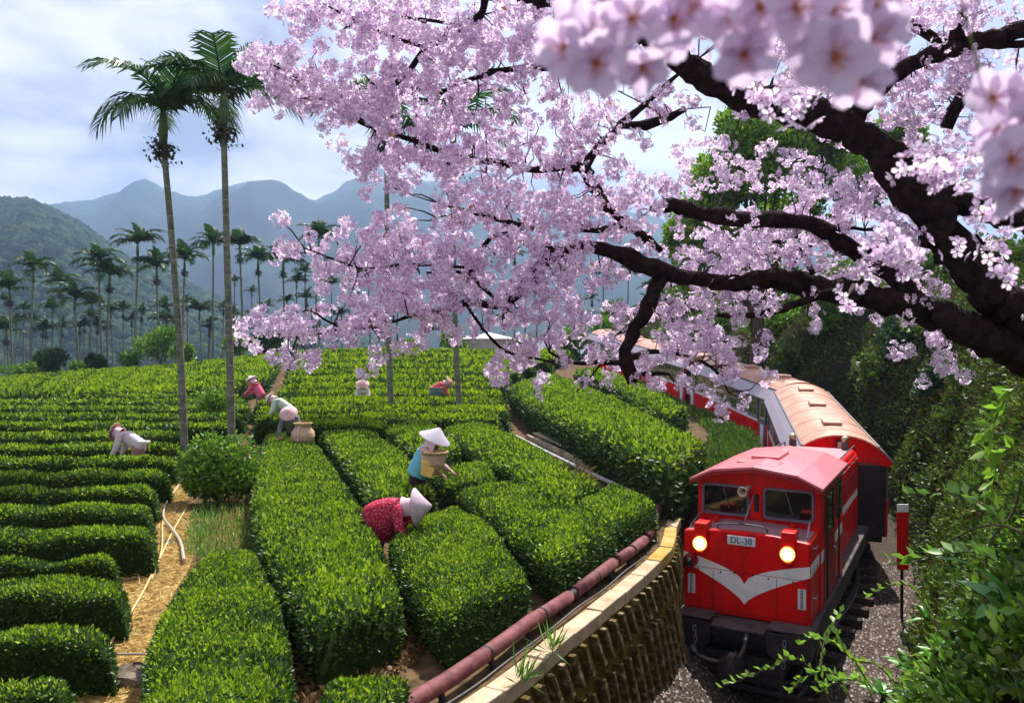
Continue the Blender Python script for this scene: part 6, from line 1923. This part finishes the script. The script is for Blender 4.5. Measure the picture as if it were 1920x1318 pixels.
def picker(label, px, d, yaw, scale, hz, bend, lift, arm, shirt, trousers, hat, scarf, hatR=0.23, hatH=0.17, loose=0.0, zoff=0.0, gloves=None, vest=None):
    x = (px - CX) / F * d
    root = thing('person', label, 'person', loc=(x, d, float(G(x, d)) + zoff), rotz=R(yaw), group='tea pickers')
    root.scale = (scale,) * 3
    V3 = lambda *a: Vector(a)
    th = R(bend); dr = V3(math.sin(th), 0, math.cos(th))
    pel = V3(0, 0, hz); belly = pel + dr * 0.17; chest = pel + dr * 0.34 + V3(0, 0, 0.02); nb = pel + dr * 0.48
    ph = R(bend - lift); nd = V3(math.sin(ph), 0, math.cos(ph))
    neck = nb + nd * 0.045; head = neck + nd * 0.10; crown = head + nd * 0.10
    face = V3(math.cos(ph), 0, -math.sin(ph))
    verts = [pel, belly, chest, nb, neck, head, crown, head + face * 0.085 - nd * 0.02]
    rad = [0.13, 0.125, 0.13, 0.075, 0.048, 0.085, 0.062, 0.028]
    edges = [(0, 1), (1, 2), (2, 3), (3, 4), (4, 5), (5, 6), (5, 7)]
    legs, arms = [], []
    for s in (-1, 1):
        b = len(verts)
        kx = 0.10 if hz < 0.8 else 0.04
        verts += [pel + V3(0, s * 0.09, -0.06), V3(kx, s * 0.11, hz * 0.52), V3(-0.03, s * 0.11, 0.09), V3(0.13, s * 0.12, 0.035)]
        rad += [0.092, 0.06, 0.042, 0.034]
        edges += [(0, b), (b, b + 1), (b + 1, b + 2), (b + 2, b + 3)]
        legs.append(b)
    for s in (-1, 1):
        b = len(verts)
        sh = nb - dr * 0.05 + V3(0, s * 0.16, 0)
        a1, a2 = Vector(arm[0]), Vector(arm[1])
        a1 = V3(a1.x, a1.y * s, a1.z).normalized(); a2 = V3(a2.x, a2.y * s, a2.z).normalized()
        if len(arm) > 2 and s == arm[2]:
            a1 = (a1 + V3(0.25, 0, 0.2)).normalized()
        el = sh + a1 * 0.26; wr = el + a2 * 0.23; pm = wr + a2 * 0.06
        verts += [sh, el, wr, pm]
        rad += [0.062, 0.043, 0.030, (0.034, 0.022)]
        edges += [(3, b), (b, b + 1), (b + 1, b + 2), (b + 2, b + 3)]
        arms.append((b, a2))
        side = a2.cross(V3(0, 0, 1)); side = side.normalized() if side.length > 1e-3 else V3(0, 1, 0)
        dn = side.cross(a2).normalized()
        for k, (off, ln) in enumerate(((-0.027, 0.062), (-0.009, 0.072), (0.009, 0.068), (0.026, 0.054))):
            f0 = len(verts)
            c = pm + side * off + a2 * 0.035
            verts += [c, c + a2 * ln * 0.55 - dn * 0.008, c + a2 * ln * 0.9 - dn * 0.03]
            rad += [0.0085, 0.0085, 0.007]
            edges += [(b + 3, f0), (f0, f0 + 1), (f0 + 1, f0 + 2)]
        f0 = len(verts)
        verts += [wr + a2 * 0.03 - side * 0.035, wr + a2 * 0.07 - side * 0.06 - dn * 0.01]
        rad += [0.010, 0.008]
        edges += [(b + 2, f0), (f0, f0 + 1)]
    link('body', skin_mesh('body', verts, edges, rad, M['skin'] if gloves is None else gloves, levels=1), root)
    # shirt with sleeves
    hem = pel - dr * 0.11
    sv = [hem, belly, chest, nb]; sr = [0.175, 0.165 + loose * 0.3, 0.165 + loose * 0.25, 0.10]; se = [(0, 1), (1, 2), (2, 3)]
    for (b, a2) in arms:
        q = len(sv)
        sv += [verts[b], verts[b + 1], verts[b + 2]]
        sr += [0.088, 0.066, 0.05]
        se += [(3, q), (q, q + 1), (q + 1, q + 2)]
    if loose:
        q = len(sv)
        sv += [belly + V3(0.02, 0, -0.16), belly + V3(0.03, 0, -0.36), chest + V3(0.02, 0, -0.16)]
        sr += [0.17, 0.13, 0.14]
        se += [(1, q), (q, q + 1), (2, q + 2)]
    link('shirt', skin_mesh('shirt', sv, se, sr, shirt, root=1), root)
    if vest is not None:
        link('vest', skin_mesh('vest', [hem + dr * 0.03, belly, chest, nb - dr * 0.02], [(0, 1), (1, 2), (2, 3)], [0.19, 0.185, 0.19, 0.125], vest, root=1), root)
    tv = [pel]; trr = [0.10]; te = []
    for b in legs:
        q = len(tv)
        tv += [verts[b] + V3(0.0, 0, -0.04), verts[b + 1], verts[b + 2]]
        trr += [0.105, 0.08, 0.06]
        te += [(0, q), (q, q + 1), (q + 1, q + 2)]
    link('trousers', skin_mesh('trousers', tv, te, trr, trousers), root)
    for b in legs:
        an, to = verts[b + 2], verts[b + 3]
        link('shoe', skin_mesh('shoe', [an - V3(0, 0, 0.03), to - V3(-0.02, 0, 0)], [(0, 1)], [0.052, 0.045], M['black'], 1), root)
    # face: eyes and mouth
    for s in (-1, 1):
        e_ = head + face * 0.078 + nd * 0.012 + V3(0, s * 0.03, 0)
        MB().lathe([(0, 0.008), (0.006, 0.005), (0.008, 0), (0.006, -0.005), (0, -0.008)], 8, Matrix.Translation(e_)).build('eye', M['black'], root)
    MB().tube([head + face * 0.08 - nd * 0.05 + V3(0, -0.02, 0), head + face * 0.085 - nd * 0.053, head + face * 0.08 - nd * 0.05 + V3(0, 0.02, 0)], 0.005, 5).build('mouth', M['redink'], root)
    # scarf round head and neck, open at the face
    q = nd.to_track_quat('Z', 'X').to_matrix().to_4x4()
    sc_ = MB()
    vs_, fs_ = [], []
    n1, n2 = 12, 6
    fa = math.atan2((q.inverted() @ face).y, (q.inverted() @ face).x)
    for j in range(n2 + 1):
        u = j / n2
        for i in range(n1 + 1):
            a = fa + R(48) + (2 * math.pi - R(96)) * i / n1
            r_ = 0.10 * math.sin(math.pi * (0.12 + 0.62 * u)) + 0.03 + (0.05 * (u - 0.8) / 0.2 if u > 0.8 else 0)
            vs_.append(head + q @ V3(r_ * math.cos(a), r_ * math.sin(a), 0.08 - 0.24 * u))
    for j in range(n2):
        for i in range(n1):
            a = j * (n1 + 1) + i
            fs_.append((a, a + 1, a + n1 + 2, a + n1 + 1))
    so_ = sc_.add(vs_, fs_).build('head_scarf', scarf, root, smooth=True)
    # conical hat
    hm = Matrix.Translation(crown - nd * 0.09) @ q
    ht_ = MB().lathe([(0.0, hatH), (0.02, hatH - 0.006), (hatR * 0.55, hatH * 0.44), (hatR * 0.97, 0.01), (hatR, 0.0), (hatR * 0.96, -0.004), (hatR * 0.5, hatH * 0.40), (0.0, hatH - 0.03)], 24, hm).build('conical_hat', hat, root, smooth=True)
    return root

def wick(name, col, col2):
    m = principled(name, col, 0.85, 0.15, col2=col2, nscale=30)
    return m
C_pink = cloth('pale_pink_cloth', (0.62, 0.42, 0.50), (0.70, 0.52, 0.58))
C_straw = cloth('straw_hat_cloth', (0.58, 0.43, 0.38), (0.70, 0.55, 0.48))
WK = wick('wicker', (0.30, 0.19, 0.10), (0.50, 0.36, 0.20))
WK2 = wick('pale_wicker', (0.46, 0.30, 0.20), (0.66, 0.48, 0.34))
C_dark = cloth('dark_trousers', (0.018, 0.02, 0.03), (0.03, 0.035, 0.05))
P1 = picker('picker in a red dotted blouse bending over the tea', 694, 9.6, -8, 0.92, 0.74, 72, -12, ((0.25, 0.25, -1), (0.75, 0.05, -0.7)), cloth('red_dotted_cloth', (0.42, 0.022, 0.06), dots=(0.62, 0.32, 0.38)), C_dark, cloth('lilac_hat', (0.50, 0.37, 0.46), (0.60, 0.48, 0.55)), C_pink, hatR=0.25, hatH=0.22, loose=0.2, zoff=-0.10, gloves=M['skin'])
P2 = picker('picker in a light blue vest and flowered hat holding a basket', 783, 11.9, -20, 0.92, 0.80, 30, 5, ((0.2, 0.3, -1), (0.7, -0.15, -0.3)), cloth('pink_sleeves', (0.62, 0.36, 0.42), (0.72, 0.48, 0.52)), cloth('plum_trousers', (0.05, 0.02, 0.045)), cloth('flowered_hat', (0.56, 0.50, 0.57), dots=(0.35, 0.42, 0.62)), cloth('white_scarf', (0.72, 0.62, 0.68)), hatR=0.27, hatH=0.2, vest=cloth('blue_vest', (0.16, 0.50, 0.66), (0.22, 0.58, 0.74)), zoff=0.0)
P3 = picker('picker in grey with a plaid hat behind the tall basket', 551, 18.0, -90, 0.92, 0.80, 48, 0, ((0.4, 0.3, -1), (0.6, -0.1, -0.8)), cloth('grey_jacket', (0.13, 0.16, 0.17), (0.2, 0.22, 0.22)), C_dark, cloth('plaid_hat', (0.62, 0.32, 0.36), (0.74, 0.58, 0.56)), C_pink, hatR=0.22, hatH=0.15)
P4 = picker('picker in a pale green shirt bent away to the left', 541, 22.5, 180, 0.95, 0.86, 58, -10, ((0.2, 0.2, -1), (0.6, 0, -0.8)), cloth('pale_green_shirt', (0.50, 0.62, 0.52), (0.6, 0.7, 0.6)), cloth('rose_trousers', (0.26, 0.12, 0.14)), C_straw, C_pink, hatR=0.23, hatH=0.15)
P5 = picker('picker in pink with a white hat at the end of the ridge rows', 489, 27.0, 165, 0.98, 0.86, 35, 0, ((0.4, 0.2, -1), (0.8, 0, -0.5)), cloth('hot_pink_shirt', (0.70, 0.10, 0.20), (0.78, 0.18, 0.28)), cloth('mauve_trousers', (0.25, 0.12, 0.18)), cloth('white_hat', (0.72, 0.68, 0.72)), C_pink, hatR=0.22, hatH=0.16)
P6 = picker('picker in white under a pink hat, waist deep in the back slope', 680, 28.0, -80, 0.95, 0.62, 35, 0, ((0.4, 0.3, -1), (0.7, 0, -0.6)), cloth('white_blouse', (0.70, 0.62, 0.70), (0.74, 0.66, 0.72)), C_dark, cloth('pink_hat', (0.66, 0.34, 0.36), (0.75, 0.5, 0.5)), cloth('white_scarf_cloth', (0.74, 0.70, 0.74)), hatR=0.25, hatH=0.17)
P7 = picker('picker in a red shirt bending on the back slope near a trunk', 812, 28.5, 0, 0.98, 0.80, 62, -12, ((0.3, 0.2, -1), (0.7, 0, -0.7)), cloth('red_shirt', (0.60, 0.07, 0.12), (0.68, 0.14, 0.18)), C_dark, cloth('brown_hat', (0.45, 0.20, 0.17), (0.58, 0.34, 0.28)), C_pink, hatR=0.27, hatH=0.17)
P8 = picker('picker in pale lilac bending alone among the left terrace rows', 262, 16.0, 178, 0.92, 0.66, 58, -15, ((0.2, 0.2, -1), (0.5, 0, -0.9)), cloth('lilac_shirt', (0.58, 0.46, 0.54), (0.68, 0.58, 0.64)), cloth('dusky_trousers', (0.26, 0.15, 0.16)), cloth('brown_straw_hat', (0.46, 0.27, 0.2), (0.56, 0.38, 0.3)), C_pink, hatR=0.22, hatH=0.13)

def basket(label, c, prof, mat, rim, cat='basket', name='basket'):
    root = thing(name, label, cat, loc=c, group='picking baskets')
    MB().lathe(prof, 22).build('basket_body', mat, root, smooth=True)
    r_, z_ = rim
    ring = [(r_ * math.cos(a), r_ * math.sin(a), z_) for a in np.linspace(0, 2 * math.pi, 23)]
    MB().tube(ring, 0.018, 6, cap=False).build('rim', WK, root)
    # weave bands
    for k in range(1, 4):
        i = k * (len(prof) - 1) / 4
        a, b = prof[int(i)], prof[min(int(i) + 1, len(prof) - 1)]
        f_ = i - int(i)
        rr = (a[0] * (1 - f_) + b[0] * f_) + 0.004; zz = a[1] * (1 - f_) + b[1] * f_
        if rr > 0.05:
            MB().tube([(rr * math.cos(t), rr * math.sin(t), zz) for t in np.linspace(0, 2 * math.pi, 23)], 0.008, 5, cap=False).build('weave_band', WK, root)
    return root
p = pixray(815, 872, 11.6)
basket('open wicker basket held by the blue vested picker', (p.x, p.y, p.z - 0.06), [(0.0, 0.0), (0.13, 0.0), (0.155, 0.10), (0.17, 0.20), (0.185, 0.25), (0.165, 0.245), (0.14, 0.08), (0, 0.04)], WK2, (0.185, 0.25))
p = pixray(568, 830, 17.2)
basket('tall pale pot shaped basket on the tea beside the grey picker', (p.x, p.y, p.z), [(0.0, 0.0), (0.20, 0.0), (0.25, 0.12), (0.24, 0.24), (0.17, 0.33), (0.16, 0.38), (0.19, 0.42), (0.15, 0.41), (0.13, 0.35), (0, 0.2)], WK2, (0.19, 0.42))
MB().tube([(p.x - 0.05, p.y - 0.24, p.z + 0.05), (p.x - 0.04, p.y - 0.23, p.z + 0.25), (p.x - 0.03, p.y - 0.17, p.z + 0.36)], 0.02, 5).build('ribbon', C_pink, label='pale ribbon tied round the tall pot shaped basket', cat='ribbon')
# yellow bag below the blue vested picker's basket
p = pixray(802, 893, 11.5)
yb = MB().prism([(-0.10, 0.02), (0.06, -0.03), (0.15, 0.23), (-0.09, 0.24)], -0.04, 0.03).build('yellow_bag', principled('yellow_cloth', (0.74, 0.50, 0.12), 0.8, col2=(0.80, 0.60, 0.22), nscale=8), bevel=0.02, loc=(p.x, p.y, p.z), label='yellow cloth bag hanging below the blue vested picker', cat='bag')
p = pixray(817, 742, 28.2)
basket('blue grey basket at the hip of the picker in the red shirt', (p.x, p.y, p.z - 0.05), [(0.0, 0.0), (0.2, 0.0), (0.22, 0.12), (0.24, 0.34), (0.2, 0.33), (0, 0.1)], principled('blue_basket', (0.10, 0.16, 0.22), 0.8), (0.24, 0.34))
p = pixray(266, 832, 15.6)
MB().prism([(-0.08, 0.0), (0.14, 0.01), (0.15, 0.06), (-0.07, 0.06)], -0.08, 0.08).build('white_sack', principled('white_sack', (0.66, 0.62, 0.6), 0.9), bevel=0.02, loc=(p.x, p.y, p.z), label='small white sack behind the lilac picker', cat='sack')
print('people done')
